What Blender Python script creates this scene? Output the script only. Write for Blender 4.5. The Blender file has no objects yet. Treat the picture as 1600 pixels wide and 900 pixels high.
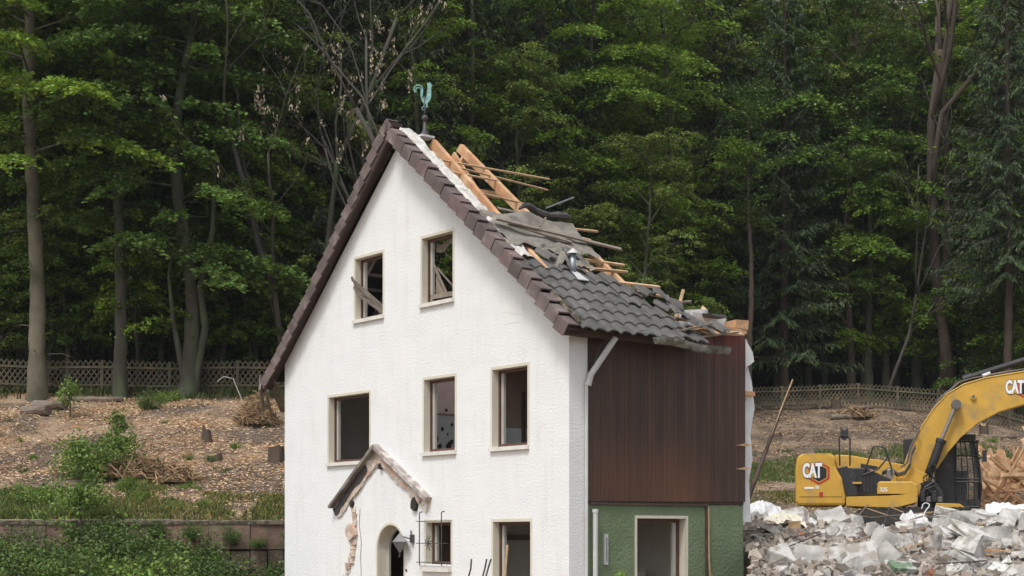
import bpy, bmesh, math, random
import numpy as np
from mathutils import Vector, Matrix, noise
from mathutils.geometry import tessellate_polygon
R = math.radians
random.seed(7); rng = np.random.default_rng(7)
scene = bpy.context.scene
COL = scene.collection

# ---------------------------------------------------------------- camera, sky, sun, exposure
FPX = 2430.0; HY = 840.0; ZC = 2.0          # focal length and horizon of the 1600 px wide photo, eye height
cam = bpy.data.cameras.new('camera'); camo = bpy.data.objects.new('camera', cam); COL.objects.link(camo)
camo.location = (0, 0, ZC); camo.rotation_euler = (R(90), 0, 0)
cam.sensor_width = 36.0; cam.lens = FPX / 1600 * 36.0; cam.shift_y = (HY - 450) / 1600
cam.clip_start = 0.1; cam.clip_end = 2000
scene.camera = camo
world = bpy.data.worlds.new('World'); scene.world = world; world.use_nodes = True
wn = world.node_tree; bg = wn.nodes['Background']
sky = wn.nodes.new('ShaderNodeTexSky'); sky.sky_type = 'NISHITA'; sky.sun_disc = False
SUN_EL, SUN_AZ = R(58), R(212)              # azimuth measured clockwise from +Y
sky.sun_elevation = SUN_EL; sky.sun_rotation = SUN_AZ; sky.dust_density = 3.0; sky.air_density = 1.0
hsv = wn.nodes.new('ShaderNodeHueSaturation'); hsv.inputs['Saturation'].default_value = 0.3
wn.links.new(sky.outputs[0], hsv.inputs['Color']); wn.links.new(hsv.outputs[0], bg.inputs['Color'])
bg.inputs['Strength'].default_value = 0.13
sl = bpy.data.lights.new('sun', 'SUN'); sl.energy = 1.5; sl.angle = R(14); sl.color = (1.0, 0.98, 0.95)
so = bpy.data.objects.new('sun', sl); COL.objects.link(so)
sd = Vector((math.sin(SUN_AZ)*math.cos(SUN_EL), math.cos(SUN_AZ)*math.cos(SUN_EL), math.sin(SUN_EL)))
so.rotation_euler = sd.to_track_quat('Z', 'Y').to_euler()
scene.view_settings.view_transform = 'Standard'; scene.view_settings.look = 'None'
scene.view_settings.gamma = 1.0; scene.view_settings.use_curve_mapping = False
scene.view_settings.exposure = 0.47
scene.render.engine = 'CYCLES'
scene.cycles.max_bounces = 6; scene.cycles.diffuse_bounces = 3; scene.cycles.transparent_max_bounces = 8

# ---------------------------------------------------------------- helpers
class MB:
    """collects shapes and links them as ONE mesh object"""
    def __init__(s): s.v = []; s.f = []; s.m = []; s.c = []; s.cur = 0; s.col = None
    def add(s, vs, fs):
        n = len(s.v); s.v.extend([tuple(p) for p in vs])
        for f in fs: s.f.append([i + n for i in f]); s.m.append(s.cur); s.c.append(s.col)
    def box(s, lo, hi, rot=None, jit=0):
        x0, y0, z0 = lo; x1, y1, z1 = hi
        vs = [Vector(p) for p in ((x0,y0,z0),(x1,y0,z0),(x1,y1,z0),(x0,y1,z0),(x0,y0,z1),(x1,y0,z1),(x1,y1,z1),(x0,y1,z1))]
        if jit: vs = [p + Vector([random.uniform(-jit, jit) for _ in range(3)]) for p in vs]
        if rot: vs = [rot @ p for p in vs]
        s.add(vs, [(0,3,2,1),(4,5,6,7),(0,1,5,4),(1,2,6,5),(2,3,7,6),(3,0,4,7)])
    def bar(s, a, b, w, h, up=(0,0,1), taper=1.0, ragged=0):
        a = Vector(a); b = Vector(b); d = (b - a).normalized(); up = Vector(up)
        if abs(d.dot(up)) > .98: up = Vector((1, 0, 0))
        x = d.cross(up).normalized(); z = x.cross(d).normalized()
        vs = []
        for p, k in ((a, 1.0), (b, taper)):
            for sx, sz in ((-1,-1),(1,-1),(1,1),(-1,1)):
                vs.append(p + x*sx*w/2*k + z*sz*h/2*k + d*(random.uniform(-ragged, ragged) if ragged else 0))
        s.add(vs, [(0,3,2,1),(4,5,6,7),(0,1,5,4),(1,2,6,5),(2,3,7,6),(3,0,4,7)])
    def tube(s, pts, rad, n=8, caps=True):
        pts = [Vector(p) for p in pts]
        if not hasattr(rad, '__len__'): rad = [rad]*len(pts)
        vs = []; px = None
        for i, p in enumerate(pts):
            d = (pts[min(i+1, len(pts)-1)] - pts[max(i-1, 0)])
            d = d.normalized() if d.length > 1e-9 else Vector((0,0,1))
            if px is None:
                px = d.cross(Vector((0,0,1))) if abs(d.z) < .95 else d.cross(Vector((1,0,0)))
            px = (px - d*px.dot(d)); px = px.normalized() if px.length > 1e-9 else Vector((1,0,0))
            py = d.cross(px)
            for k in range(n):
                a = 2*math.pi*k/n
                vs.append(p + (px*math.cos(a) + py*math.sin(a))*rad[i])
        fs = []
        for i in range(len(pts)-1):
            for k in range(n):
                fs.append((i*n+k, i*n+(k+1)%n, (i+1)*n+(k+1)%n, (i+1)*n+k))
        if caps:
            fs.append(tuple(range(n-1, -1, -1))); fs.append(tuple(range((len(pts)-1)*n, len(pts)*n)))
        s.add(vs, fs)
    def lathe(s, c, prof, n=16):
        s.tube([Vector(c) + Vector((0,0,z)) for r, z in prof], [max(r, 1e-4) for r, z in prof], n)
    def prism(s, poly, mp, d0, d1):
        """2D outline (list of (a,b)) extruded between depths d0 and d1 through mp(a,b,d)"""
        tris = tessellate_polygon([[Vector((a, b, 0)) for a, b in poly]])
        n = len(poly)
        vs = [mp(a, b, d0) for a, b in poly] + [mp(a, b, d1) for a, b in poly]
        fs = [tuple(t) for t in tris] + [tuple(i + n for i in reversed(t)) for t in tris]
        fs += [(i, (i+1) % n, n + (i+1) % n, n + i) for i in range(n)]
        s.add(vs, fs)
    def sheet(s, fn, nu, nv):
        n0 = len(s.v); vs = [fn(i/nu, j/nv) for j in range(nv+1) for i in range(nu+1)]
        fs = [(j*(nu+1)+i, j*(nu+1)+i+1, (j+1)*(nu+1)+i+1, (j+1)*(nu+1)+i) for j in range(nv) for i in range(nu)]
        s.add(vs, fs)
    def build(s, name, mats, parent=None, smooth=False, fix=True):
        me = bpy.data.meshes.new(name); me.from_pydata(s.v, [], s.f)
        if not isinstance(mats, (list, tuple)): mats = [mats]
        for m in mats: me.materials.append(m)
        if len(mats) > 1: me.polygons.foreach_set('material_index', s.m)
        if any(c is not None for c in s.c):
            ca = me.color_attributes.new('tint', 'FLOAT_COLOR', 'CORNER')
            arr = []
            for p, c in zip(me.polygons, s.c):
                c = c or (1, 1, 1); arr += [c[0], c[1], c[2], 1.0]*p.loop_total
            ca.data.foreach_set('color', arr)
        if fix:
            bm = bmesh.new(); bm.from_mesh(me); bmesh.ops.recalc_face_normals(bm, faces=bm.faces); bm.to_mesh(me); bm.free()
        if smooth: me.polygons.foreach_set('use_smooth', [True]*len(me.polygons))
        me.update()
        o = bpy.data.objects.new(name, me); COL.objects.link(o); o.parent = parent
        return o

def quads_obj(name, V, mats, parent=None, tint=None, midx=None):
    """fast path: V is (n,4,3); tint (n,3)"""
    n = len(V); me = bpy.data.meshes.new(name)
    me.vertices.add(n*4); me.loops.add(n*4); me.polygons.add(n)
    me.vertices.foreach_set('co', np.ascontiguousarray(V, dtype=np.float32).ravel())
    me.loops.foreach_set('vertex_index', np.arange(n*4, dtype=np.int32))
    me.polygons.foreach_set('loop_start', np.arange(0, n*4, 4, dtype=np.int32))
    me.polygons.foreach_set('loop_total', np.full(n, 4, dtype=np.int32))
    if not isinstance(mats, (list, tuple)): mats = [mats]
    for m in mats: me.materials.append(m)
    if midx is not None: me.polygons.foreach_set('material_index', np.asarray(midx, dtype=np.int32))
    if tint is not None:
        ca = me.color_attributes.new('tint', 'FLOAT_COLOR', 'CORNER')
        t = np.ones((n, 4, 4), dtype=np.float32); t[:, :, :3] = np.asarray(tint)[:, None, :]
        ca.data.foreach_set('color', t.ravel())
    me.update(calc_edges=True)
    o = bpy.data.objects.new(name, me); COL.objects.link(o); o.parent = parent
    return o

def tag(o, label=None, cat=None, group=None, kind=None):
    if label: o['label'] = label
    if cat: o['category'] = cat
    if group: o['group'] = group
    if kind: o['kind'] = kind
    return o
def thing(name, loc, rz=0.0, label=None, cat=None, group=None):
    o = bpy.data.objects.new(name, None); COL.objects.link(o); o.empty_display_size = .3
    o.location = loc; o.rotation_euler = (0, 0, rz); tag(o, label, cat, group); return o
def dup(root, label=None):
    r = root.copy(); COL.objects.link(r)
    if label: r['label'] = label
    for ch in list(root.children):
        c = ch.copy(); COL.objects.link(c); c.parent = r
        for g in ch.children:
            d = g.copy(); COL.objects.link(d); d.parent = c
    return r
def lin(r, g, b):
    f = lambda c: (c/255/12.92) if c/255 <= .04045 else ((c/255+.055)/1.055)**2.4
    return (f(r), f(g), f(b))

def mat(name, col, rough=.7, var=0.0, vscale=3.0, col2=None, mixscale=1.0, mixlo=.45, mixhi=.6, bump=0.0, bscale=40.0,
        bdist=.01, metal=0.0, tint=False, spec=.5, stretch=(1,1,1), transl=0.0, detail=5.0, objrand=0.0):
    m = bpy.data.materials.new(name); m.use_nodes = True; nt = m.node_tree; N = nt.nodes; L = nt.links
    b = N['Principled BSDF']; b.inputs['Roughness'].default_value = rough; b.inputs['Metallic'].default_value = metal
    b.inputs['Specular IOR Level'].default_value = spec
    tc = N.new('ShaderNodeTexCoord'); mp = N.new('ShaderNodeMapping'); mp.inputs['Scale'].default_value = stretch
    L.new(tc.outputs['Object'], mp.inputs[0])
    def nz(sc, det=detail):
        t = N.new('ShaderNodeTexNoise'); t.inputs['Scale'].default_value = sc; t.inputs['Detail'].default_value = det
        L.new(mp.outputs[0], t.inputs['Vector']); return t
    rgb = N.new('ShaderNodeRGB'); rgb.outputs[0].default_value = (*col, 1); cur = rgb.outputs[0]
    if col2 is not None:
        t = nz(mixscale); mr = N.new('ShaderNodeMapRange'); mr.inputs['From Min'].default_value = mixlo; mr.inputs['From Max'].default_value = mixhi
        L.new(t.outputs['Fac'], mr.inputs['Value']); mx = N.new('ShaderNodeMix'); mx.data_type = 'RGBA'
        L.new(mr.outputs[0], mx.inputs['Factor']); L.new(cur, mx.inputs['A']); mx.inputs['B'].default_value = (*col2, 1); cur = mx.outputs['Result']
    if var:
        t = nz(vscale); mr = N.new('ShaderNodeMapRange'); mr.inputs['From Min'].default_value = .25; mr.inputs['From Max'].default_value = .75
        mr.inputs['To Min'].default_value = 1-var; mr.inputs['To Max'].default_value = 1+var
        L.new(t.outputs['Fac'], mr.inputs['Value']); h = N.new('ShaderNodeHueSaturation'); L.new(mr.outputs[0], h.inputs['Value']); L.new(cur, h.inputs['Color']); cur = h.outputs[0]
    if tint:
        a = N.new('ShaderNodeAttribute'); a.attribute_name = 'tint'; mx = N.new('ShaderNodeMix'); mx.data_type = 'RGBA'; mx.blend_type = 'MULTIPLY'
        mx.inputs['Factor'].default_value = 1; L.new(cur, mx.inputs['A']); L.new(a.outputs['Color'], mx.inputs['B']); cur = mx.outputs['Result']
    if objrand:
        oi = N.new('ShaderNodeObjectInfo'); mr = N.new('ShaderNodeMapRange'); mr.inputs['To Min'].default_value = 1-objrand; mr.inputs['To Max'].default_value = 1+objrand
        L.new(oi.outputs['Random'], mr.inputs['Value']); h = N.new('ShaderNodeHueSaturation'); L.new(mr.outputs[0], h.inputs['Value']); L.new(cur, h.inputs['Color']); cur = h.outputs[0]
    L.new(cur, b.inputs['Base Color'])
    if bump:
        t = nz(bscale, 4); bp = N.new('ShaderNodeBump'); bp.inputs['Strength'].default_value = bump; bp.inputs['Distance'].default_value = bdist
        L.new(t.outputs['Fac'], bp.inputs['Height']); L.new(bp.outputs[0], b.inputs['Normal'])
    if transl:
        tr = N.new('ShaderNodeBsdfTranslucent'); L.new(cur, tr.inputs['Color']); ms = N.new('ShaderNodeMixShader'); ms.inputs[0].default_value = transl
        L.new(b.outputs[0], ms.inputs[1]); L.new(tr.outputs[0], ms.inputs[2]); L.new(ms.outputs[0], N['Material Output'].inputs['Surface'])
    return m

def wear(m, scale=(1,1,1)):
    return m

M = {}
M['plaster'] = mat('white_rough_render', (.80,.81,.80), .9, var=.035, vscale=1.3, bump=.42, bscale=16, bdist=.02, spec=.2, detail=9, stretch=(1,1,1.7))
M['plaster_patch'] = mat('white_smooth_render', (.80,.80,.78), .9, var=.02, vscale=3, bump=.2, bscale=30, spec=.2)
M['return_plaster'] = M['plaster']
M['green'] = mat('green_rough_render', (.175,.228,.135), .9, var=.16, vscale=1.6, bump=.8, bscale=18, bdist=.03, spec=.2, detail=9)
M['cream'] = mat('cream_paint', (.66,.62,.51), .75, var=.06, vscale=3, bump=.15, bscale=30)
M['sill'] = mat('white_stone_sill', (.70,.68,.62), .7, var=.12, vscale=6)
M['brownframe'] = mat('brown_window_wood', (.10,.045,.028), .5, var=.2, vscale=6)
M['whiteframe'] = mat('greyed_white_frame', (.42,.41,.37), .5, var=.1, vscale=5)
M['soffit'] = mat('dark_stained_timber', (.060,.036,.028), .6, var=.35, vscale=8, stretch=(1,1,1), bump=.3, bscale=20)
M['verge'] = mat('brown_verge_tile', (.135,.102,.093), .6, var=.32, vscale=2.5, tint=True, col2=(.2,.17,.155), mixscale=5, mixlo=.55, mixhi=.75, bump=.3, bscale=30)
M['tile'] = mat('grey_concrete_tile', (.100,.096,.090), .8, var=.3, vscale=4, tint=True, col2=(.17,.16,.14), mixscale=14, mixlo=.58, mixhi=.8, bump=.35, bscale=60)
M['moss'] = mat('mossy_mortar', (.06,.05,.035), .95, var=.5, vscale=9, col2=(.16,.13,.09), mixscale=8, bump=.6, bscale=40)
M['mortar'] = mat('pale_mortar', (.62,.60,.55), .95, var=.14, vscale=7, col2=(.33,.30,.26), mixscale=6, mixlo=.56, mixhi=.72, bump=.8, bscale=22, bdist=.03)
M['rafter'] = mat('fresh_softwood', (.50,.26,.13), .7, var=.28, vscale=4, col2=(.60,.38,.22), mixscale=2.5, bump=.2, bscale=25, stretch=(1,1,1), objrand=.12)
M['batten'] = mat('pale_batten_wood', (.52,.34,.19), .7, var=.3, vscale=6, objrand=.2)
M['greywood'] = mat('weathered_grey_wood', (.20,.165,.13), .85, var=.35, vscale=6, objrand=.2)
M['darkwood'] = mat('dark_wood', (.075,.05,.036), .75, var=.4, vscale=8)
M['felt'] = mat('torn_roofing_felt', (.27,.245,.205), .9, var=.25, vscale=3, col2=(.15,.135,.12), mixscale=3, bump=.5, bscale=15)
M['zinc'] = mat('zinc_sheet', (.32,.36,.39), .4, metal=.7, var=.15, vscale=5)
M['gutter'] = mat('dirty_grey_gutter', (.22,.22,.19), .6, var=.35, vscale=5, col2=(.09,.085,.06), mixscale=6)
M['pipe'] = mat('pale_grey_plastic_pipe', (.55,.56,.55), .5, var=.1, vscale=4)
M['patina'] = mat('green_copper_patina', (.22,.42,.40), .7, var=.25, vscale=12, col2=(.10,.16,.15), mixscale=14, mixlo=.55, mixhi=.7)
M['iron'] = mat('dark_weathered_iron', (.075,.072,.07), .6, var=.3, vscale=10, metal=.3)
M['foam'] = mat('white_insulation', (.68,.69,.69), .9, var=.15, vscale=4, bump=.5, bscale=18, bdist=.02)
M['scar'] = mat('torn_render_edge', (.46,.38,.31), .95, var=.2, vscale=6, col2=(.66,.62,.56), mixscale=5, bump=.7, bscale=22, bdist=.02)
M['capm'] = mat('grey_brown_mortar_cap', (.33,.28,.26), .9, var=.3, vscale=6, col2=(.55,.52,.48), mixscale=5)
M['brick'] = mat('exposed_pale_brick', (.50,.36,.28), .9, var=.2, vscale=7, col2=(.62,.55,.47), mixscale=5, bump=.8, bscale=24, bdist=.02)
M['lead'] = mat('grey_lamp_metal', (.19,.19,.19), .6, var=.2, vscale=10)
M['pink'] = mat('pink_interior_paint', (.78,.63,.59), .9, var=.08)
M['white_in'] = mat('white_interior_wall', (.74,.71,.66), .9, var=.08)
M['brown_in'] = mat('brown_interior_wall', (.26,.19,.15), .9, var=.15)
M['walltile'] = mat('grey_wall_tiles', (.50,.54,.54), .35, var=.05)
M['floor_in'] = mat('interior_concrete', (.42,.40,.37), .9, var=.1)
M['hole_shade'] = mat('painted_hole_shade', (.03,.028,.025), .95)  # near black, stands for the shade inside openings

# wood cladding: dark stain, worn red top corner, orange-brown lower patch
def weather(m):
    nt = m.node_tree; N = nt.nodes; L = nt.links; b = N['Principled BSDF']; cur = b.inputs['Base Color'].links[0].from_socket
    tc = N.new('ShaderNodeTexCoord'); mp = N.new('ShaderNodeMapping'); mp.inputs['Scale'].default_value = (1.0, 3.2, .35); L.new(tc.outputs['Object'], mp.inputs[0])
    t = N.new('ShaderNodeTexNoise'); t.inputs['Scale'].default_value = 1.6; t.inputs['Detail'].default_value = 8; t.inputs['Roughness'].default_value = .65; L.new(mp.outputs[0], t.inputs['Vector'])
    mr = N.new('ShaderNodeMapRange'); mr.inputs['From Min'].default_value = .52; mr.inputs['From Max'].default_value = .80; mr.inputs['To Max'].default_value = .38; L.new(t.outputs['Fac'], mr.inputs['Value'])
    mx = N.new('ShaderNodeMix'); mx.data_type = 'RGBA'; L.new(mr.outputs[0], mx.inputs['Factor']); L.new(cur, mx.inputs['A']); mx.inputs['B'].default_value = (.56,.55,.50,1)
    L.new(mx.outputs['Result'], b.inputs['Base Color'])
weather(M['plaster'])
def cladding_mat():
    m = mat('stained_board_cladding', (.066,.035,.024), .6, var=.34, vscale=1.2, tint=True, bump=.2, bscale=20, stretch=(6,1,.5))
    nt = m.node_tree; N = nt.nodes; L = nt.links; b = N['Principled BSDF']; cur = b.inputs['Base Color'].links[0].from_socket
    tc = N.new('ShaderNodeTexCoord')
    def blob(cx, cz, sx, sz, colr, amt, prev):
        mp = N.new('ShaderNodeMapping'); mp.inputs['Location'].default_value = (-cx/sx, 0, -cz/sz); mp.inputs['Scale'].default_value = (1/sx, 0, 1/sz)
        L.new(tc.outputs['Object'], mp.inputs[0]); g = N.new('ShaderNodeTexGradient'); g.gradient_type = 'SPHERICAL'; L.new(mp.outputs[0], g.inputs[0])
        nz = N.new('ShaderNodeTexNoise'); nz.inputs['Scale'].default_value = 2.2; nz.inputs['Detail'].default_value = 6
        m2 = N.new('ShaderNodeMapping'); m2.inputs['Scale'].default_value = (5, 1, .6); L.new(tc.outputs['Object'], m2.inputs[0]); L.new(m2.outputs[0], nz.inputs['Vector'])
        mu = N.new('ShaderNodeMath'); mu.operation = 'MULTIPLY'; L.new(g.outputs['Fac'], mu.inputs[0]); L.new(nz.outputs['Fac'], mu.inputs[1])
        m3 = N.new('ShaderNodeMath'); m3.operation = 'MULTIPLY'; m3.inputs[1].default_value = amt; m3.use_clamp = True; L.new(mu.outputs[0], m3.inputs[0])
        mx = N.new('ShaderNodeMix'); mx.data_type = 'RGBA'; L.new(m3.outputs[0], mx.inputs['Factor']); L.new(prev, mx.inputs['A']); mx.inputs['B'].default_value = (*colr, 1)
        return mx.outputs['Result']
    cur = blob(4.0, 5.9, 1.7, .8, (.13,.026,.019), 1.6, cur)
    cur = blob(2.6, 2.6, 1.2, 1.3, (.15,.062,.028), 1.8, cur)
    cur = blob(1.2, 3.0, 1.5, 1.0, (.11,.045,.025), 1.5, cur)
    L.new(cur, b.inputs['Base Color']); return m
M['clad'] = cladding_mat()

# ---------------------------------------------------------------- ground
def interp(x, pts):
    if x <= pts[0][0]: return pts[0][1]
    for (a, b), (c, d) in zip(pts, pts[1:]):
        if x <= c: return b + (d-b)*(x-a)/(c-a)
    return pts[-1][1]
LP = [(0,-.6),(22,-.2),(33,.6),(37.7,1.15),(38.05,2.42),(45,4.4),(54,7.0),(62,8.4),(80,14),(140,40),(230,84),(320,120)]
RP = [(0,-.5),(25,0),(34,.8),(39,1.92),(43,2.02),(46,2.4),(60,5.1),(75,8.25),(90,12),(140,32),(230,74),(320,112)]
def smooth(a, b, x):
    t = min(1, max(0, (x-a)/(b-a))); return t*t*(3-2*t)
def ground(x, y):
    w = smooth(-4.5, 4.0, x)
    z = interp(y, LP)*(1-w) + interp(y, RP)*w
    # level platform of the house
    k = (1-smooth(0, 2.5, max(abs(x+.6)-5.2, 0))) * (1-smooth(36.0, 39.5, y))
    z = z*(1-k) + 0.0*k
    n = noise.noise(Vector((x*.25, y*.25, 0)))*.22 + noise.noise(Vector((x*.9, y*.9, 3)))*.07 + noise.noise(Vector((x*3.1, y*3.1, 7)))*.025
    if y > 38.4 or x > 4: z += n * smooth(26, 40, y)
    if x > 18: z -= .10*(x-18)*(smooth(50, 66, y))*(1-smooth(76, 90, y))
    return z
def fence_y(x):
    return interp(x, [(-30,54.6),(-18,54.2),(-7,54.8),(0,60),(6,69),(11,74.4),(16,75.2),(20.4,75),(23.5,68.5),(30,64)])
xs = np.concatenate([np.arange(-160,-26,6.0), np.arange(-26,30,.35), np.arange(30,170,6.0)])
ys = np.concatenate([np.arange(-40,24,4.0), np.arange(24,37.4,.5), [37.5,37.7,37.9,38.05,38.2,38.5], np.arange(38.8,80,.35), np.arange(80,150,2.5), np.arange(150,330,10)])
g = MB()
vs = [(x, y, ground(x, y)) for y in ys for x in xs]; nx = len(xs)
g.add(vs, [(j*nx+i, j*nx+i+1, (j+1)*nx+i+1, (j+1)*nx+i) for j in range(len(ys)-1) for i in range(nx-1)])
def ground_mat():
    m = bpy.data.materials.new('earth_and_wood_chips'); m.use_nodes = True; nt = m.node_tree; N = nt.nodes; L = nt.links
    b = N['Principled BSDF']; b.inputs['Roughness'].default_value = .95; b.inputs['Specular IOR Level'].default_value = .15
    geo = N.new('ShaderNodeNewGeometry')
    def nz(sc, det=6, rough=.6):
        t = N.new('ShaderNodeTexNoise'); t.inputs['Scale'].default_value = sc; t.inputs['Detail'].default_value = det; t.inputs['Roughness'].default_value = rough
        L.new(geo.outputs['Position'], t.inputs['Vector']); return t.outputs['Fac']
    def rng_(v, a, b_, c=0, d=1):
        mr = N.new('ShaderNodeMapRange'); mr.inputs['From Min'].default_value = a; mr.inputs['From Max'].default_value = b_; mr.inputs['To Min'].default_value = c; mr.inputs['To Max'].default_value = d
        L.new(v, mr.inputs['Value']); return mr.outputs[0]
    def mix(f, a, bb):
        mx = N.new('ShaderNodeMix'); mx.data_type = 'RGBA'; L.new(f, mx.inputs['Factor'])
        for s, v in (('A', a), ('B', bb)):
            if isinstance(v, tuple): mx.inputs[s].default_value = (*v, 1)
            else: L.new(v, mx.inputs[s])
        return mx.outputs['Result']
    fine = rng_(nz(9, 8, .75), .32, .68)
    chips = mix(fine, (.17,.12,.08), (.50,.36,.235))
    chips = mix(rng_(nz(.55), .5, .62), chips, (.20,.155,.12))
    chips = mix(rng_(nz(1.1), .56, .68), chips, (.40,.215,.095))
    soil = mix(rng_(nz(5, 8, .7), .35, .65), (.07,.052,.040), (.20,.155,.118))
    sep = N.new('ShaderNodeSeparateXYZ'); L.new(geo.outputs['Position'], sep.inputs[0])
    # chips near the fence fade to leaf litter, coloured extra dark for the wood's gloom
    base = mix(rng_(nz(.35), .48, .58), chips, soil)
    right = rng_(sep.outputs['X'], -2, 6)
    soil2 = mix(rng_(nz(.6, 7), .44, .60), soil, mix(fine, (.16,.12,.085), (.42,.31,.21)))
    base = mix(right, base, soil2)
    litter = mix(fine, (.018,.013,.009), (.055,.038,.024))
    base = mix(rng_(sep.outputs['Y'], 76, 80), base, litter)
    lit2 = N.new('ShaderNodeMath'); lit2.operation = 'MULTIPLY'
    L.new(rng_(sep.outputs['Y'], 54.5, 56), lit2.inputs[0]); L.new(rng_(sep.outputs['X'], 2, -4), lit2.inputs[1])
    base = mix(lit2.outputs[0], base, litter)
    L.new(base, b.inputs['Base Color'])
    bp = N.new('ShaderNodeBump'); bp.inputs['Strength'].default_value = .8; bp.inputs['Distance'].default_value = .08
    L.new(nz(6, 8, .7), bp.inputs['Height']); L.new(bp.outputs[0], b.inputs['Normal']); return m
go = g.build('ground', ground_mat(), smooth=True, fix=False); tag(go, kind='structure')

# ---------------------------------------------------------------- the house (local x runs along the side wall, local y along the gable wall)
HX, HYY = .99, 27.0; HA = math.atan2(.617, .787)
house = thing('house', (HX, HYY, 0), HA, 'white gabled house half torn down, with bare rafters, brown boarded side and green ground floor', 'house')
def zr(u): return 5.85 + .80*u                    # underside line of the right slope
APU, APZ = 5.17, 9.984
def zl(u): return APZ - .885*(u - APU)
WT = .30
fmap = lambda a, b, d: Vector((d, a, b))          # gable wall: a = y, b = z
smap = lambda a, b, d: Vector((a, d, b))          # side wall: a = x, b = z

def panel(mb, outline, holes, mp, d0, d1, reveal=True, back=True):
    loops = [outline] + holes
    tris = tessellate_polygon([[Vector((a, b, 0)) for a, b in lp] for lp in loops])
    flat = [p for lp in loops for p in lp]
    mb.add([mp(a, b, d0) for a, b in flat], [tuple(t) for t in tris])
    if back: mb.add([mp(a, b, d1) for a, b in flat], [tuple(reversed(t)) for t in tris])
    for k, lp in enumerate(loops):
        n = len(lp)
        if k and not reveal: continue
        vs = [mp(a, b, d0) for a, b in lp] + [mp(a, b, d1) for a, b in lp]
        mb.add(vs, [(i, (i+1) % n, n+(i+1) % n, n+i) for i in range(n)])
def rect(a0, a1, b0, b1): return [(a0,b0),(a1,b0),(a1,b1),(a0,b1)]
def arch(a0, a1, b0, zt, n=14):
    c = (a0+a1)/2; r = (a1-a0)/2; pts = [(a0, b0), (a1, b0)]
    for i in range(n+1):
        t = math.pi*i/n; pts.append((c + r*math.cos(t), zt - r + r*math.sin(t)))
    return pts
W1 = (5.856, 6.904, 6.53, 7.80); W2 = (3.435, 4.467, 6.575, 7.86); W3 = (6.36, 7.955, 3.595, 4.99)
W4 = (3.363, 4.392, 3.668, 5.083); W5 = (1.15, 2.19, 3.664, 5.094); W6 = (1.069, 2.166, .95, 2.29)
CG = (3.50, 4.32, 1.48, 2.298)
DR = (5.10, 6.06, 0.02, 2.26)
outline = [(0,0),(9.83,0),(9.83,zl(9.83)),(8.6,zl(8.6)),(APU,APZ),(0,5.85)]
gw = MB(); panel(gw, outline, [rect(*w) for w in (W1,W2,W3,W4,W5,W6,CG)] + [arch(*DR)], fmap, 0, WT)
gable = gw.build('gable_wall', M['plaster'], house)

# windows: cream surround, recessed brown frame, pale sash, sill
def window_part(w, sill=True, sash=True, sidemap=fmap, flip=False, bottom=True, name='window'):
    a0, a1, b0, b1 = w; e = .004
    s = MB()                                       # cream band round the opening, 4 mm proud, and the painted reveal
    bw = .055
    for (p, q) in (((a0-bw, b0 if not bottom else b0-.0), (a0, b1+bw)), ((a1, b0), (a1+bw, b1+bw)), ((a0, b1), (a1, b1+bw))):
        lo = sidemap(p[0], p[1], -.006); hi = sidemap(q[0], q[1], .012)
        s.box([min(x, y) for x, y in zip(lo, hi)], [max(x, y) for x, y in zip(lo, hi)])
    t = .006
    for (p, q) in (((a0, b0), (a0+t, b1)), ((a1-t, b0), (a1, b1)), ((a0+t, b1-t), (a1-t, b1))):
        lo = sidemap(p[0], p[1], .012); hi = sidemap(q[0], q[1], .16)
        s.box([min(x, y) for x, y in zip(lo, hi)], [max(x, y) for x, y in zip(lo, hi)])
    root = s.build(name, M['cream'], house)
    f = MB(); fw = .06
    def bx(mb, p0, p1, q0, q1, d0, d1):
        lo = sidemap(p0, q0, d0); hi = sidemap(p1, q1, d1)
        mb.box([min(x, y) for x, y in zip(lo, hi)], [max(x, y) for x, y in zip(lo, hi)])
    bx(f, a0+t, a0+fw, b0, b1-t, .135, .20); bx(f, a1-fw*.8, a1-t, b0, b1-t, .135, .20)
    bx(f, a0+fw, a1-fw*.8, b1-fw, b1-t, .135, .20); bx(f, a0+fw, a1-fw*.8, b0, b0+fw, .135, .20)
    f.build('frame', M['brownframe'], root)
    if sash:
        h = MB()
        big = a1 if not flip else a0; sg = -1 if not flip else 1
        x0 = big + sg*fw; x1 = big + sg*(fw+.07)
        bx(h, min(x0, x1), max(x0, x1), b0+fw, b1-fw, .16, .215)
        h.build('sash', M['whiteframe'], root)
    if sill:
        q = MB(); bx(q, a0-.05, a1+.05, b0-.075, b0-.002, -.06, .135)
        sl_ = q.build('sill', M['sill'], root)
    return root
wins = [window_part(w) for w in (W1, W2, W3, W4, W5)]
window_part(W6, sill=True)
# sagging broken sash hanging out of the small gable window, splintered rest in the other one
b = MB()
b.bar((-.10, 6.86, 7.36), (.16, 5.95, 6.66), .035, .05, taper=.9); b.bar((-.09, 6.80, 7.28), (.17, 5.92, 6.56), .03, .035)
b.bar((-.07, 6.70, 7.05), (.16, 6.05, 6.58), .02, .05, ragged=.03); b.bar((-.11, 6.86, 7.40), (-.02, 6.6, 6.98), .02, .05, ragged=.03)
b.sheet(lambda i, j: Vector((-.08+.22*i+.02*math.sin(9*i+7*j), 6.84-.85*i, 7.28-.66*i-.13*j*(1+.5*math.sin(8*i)))), 10, 3)
b.build('broken_sash', [M['greywood']], wins[0], fix=False)['label'] = 'splintered grey sash hanging diagonally out of the opening'
b = MB(); b.bar((.17, 4.40, 6.72), (.17, 3.47, 6.70), .05, .09, ragged=.03); b.bar((.19, 4.33, 7.35), (.30, 4.02, 6.72), .02, .05)
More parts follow.
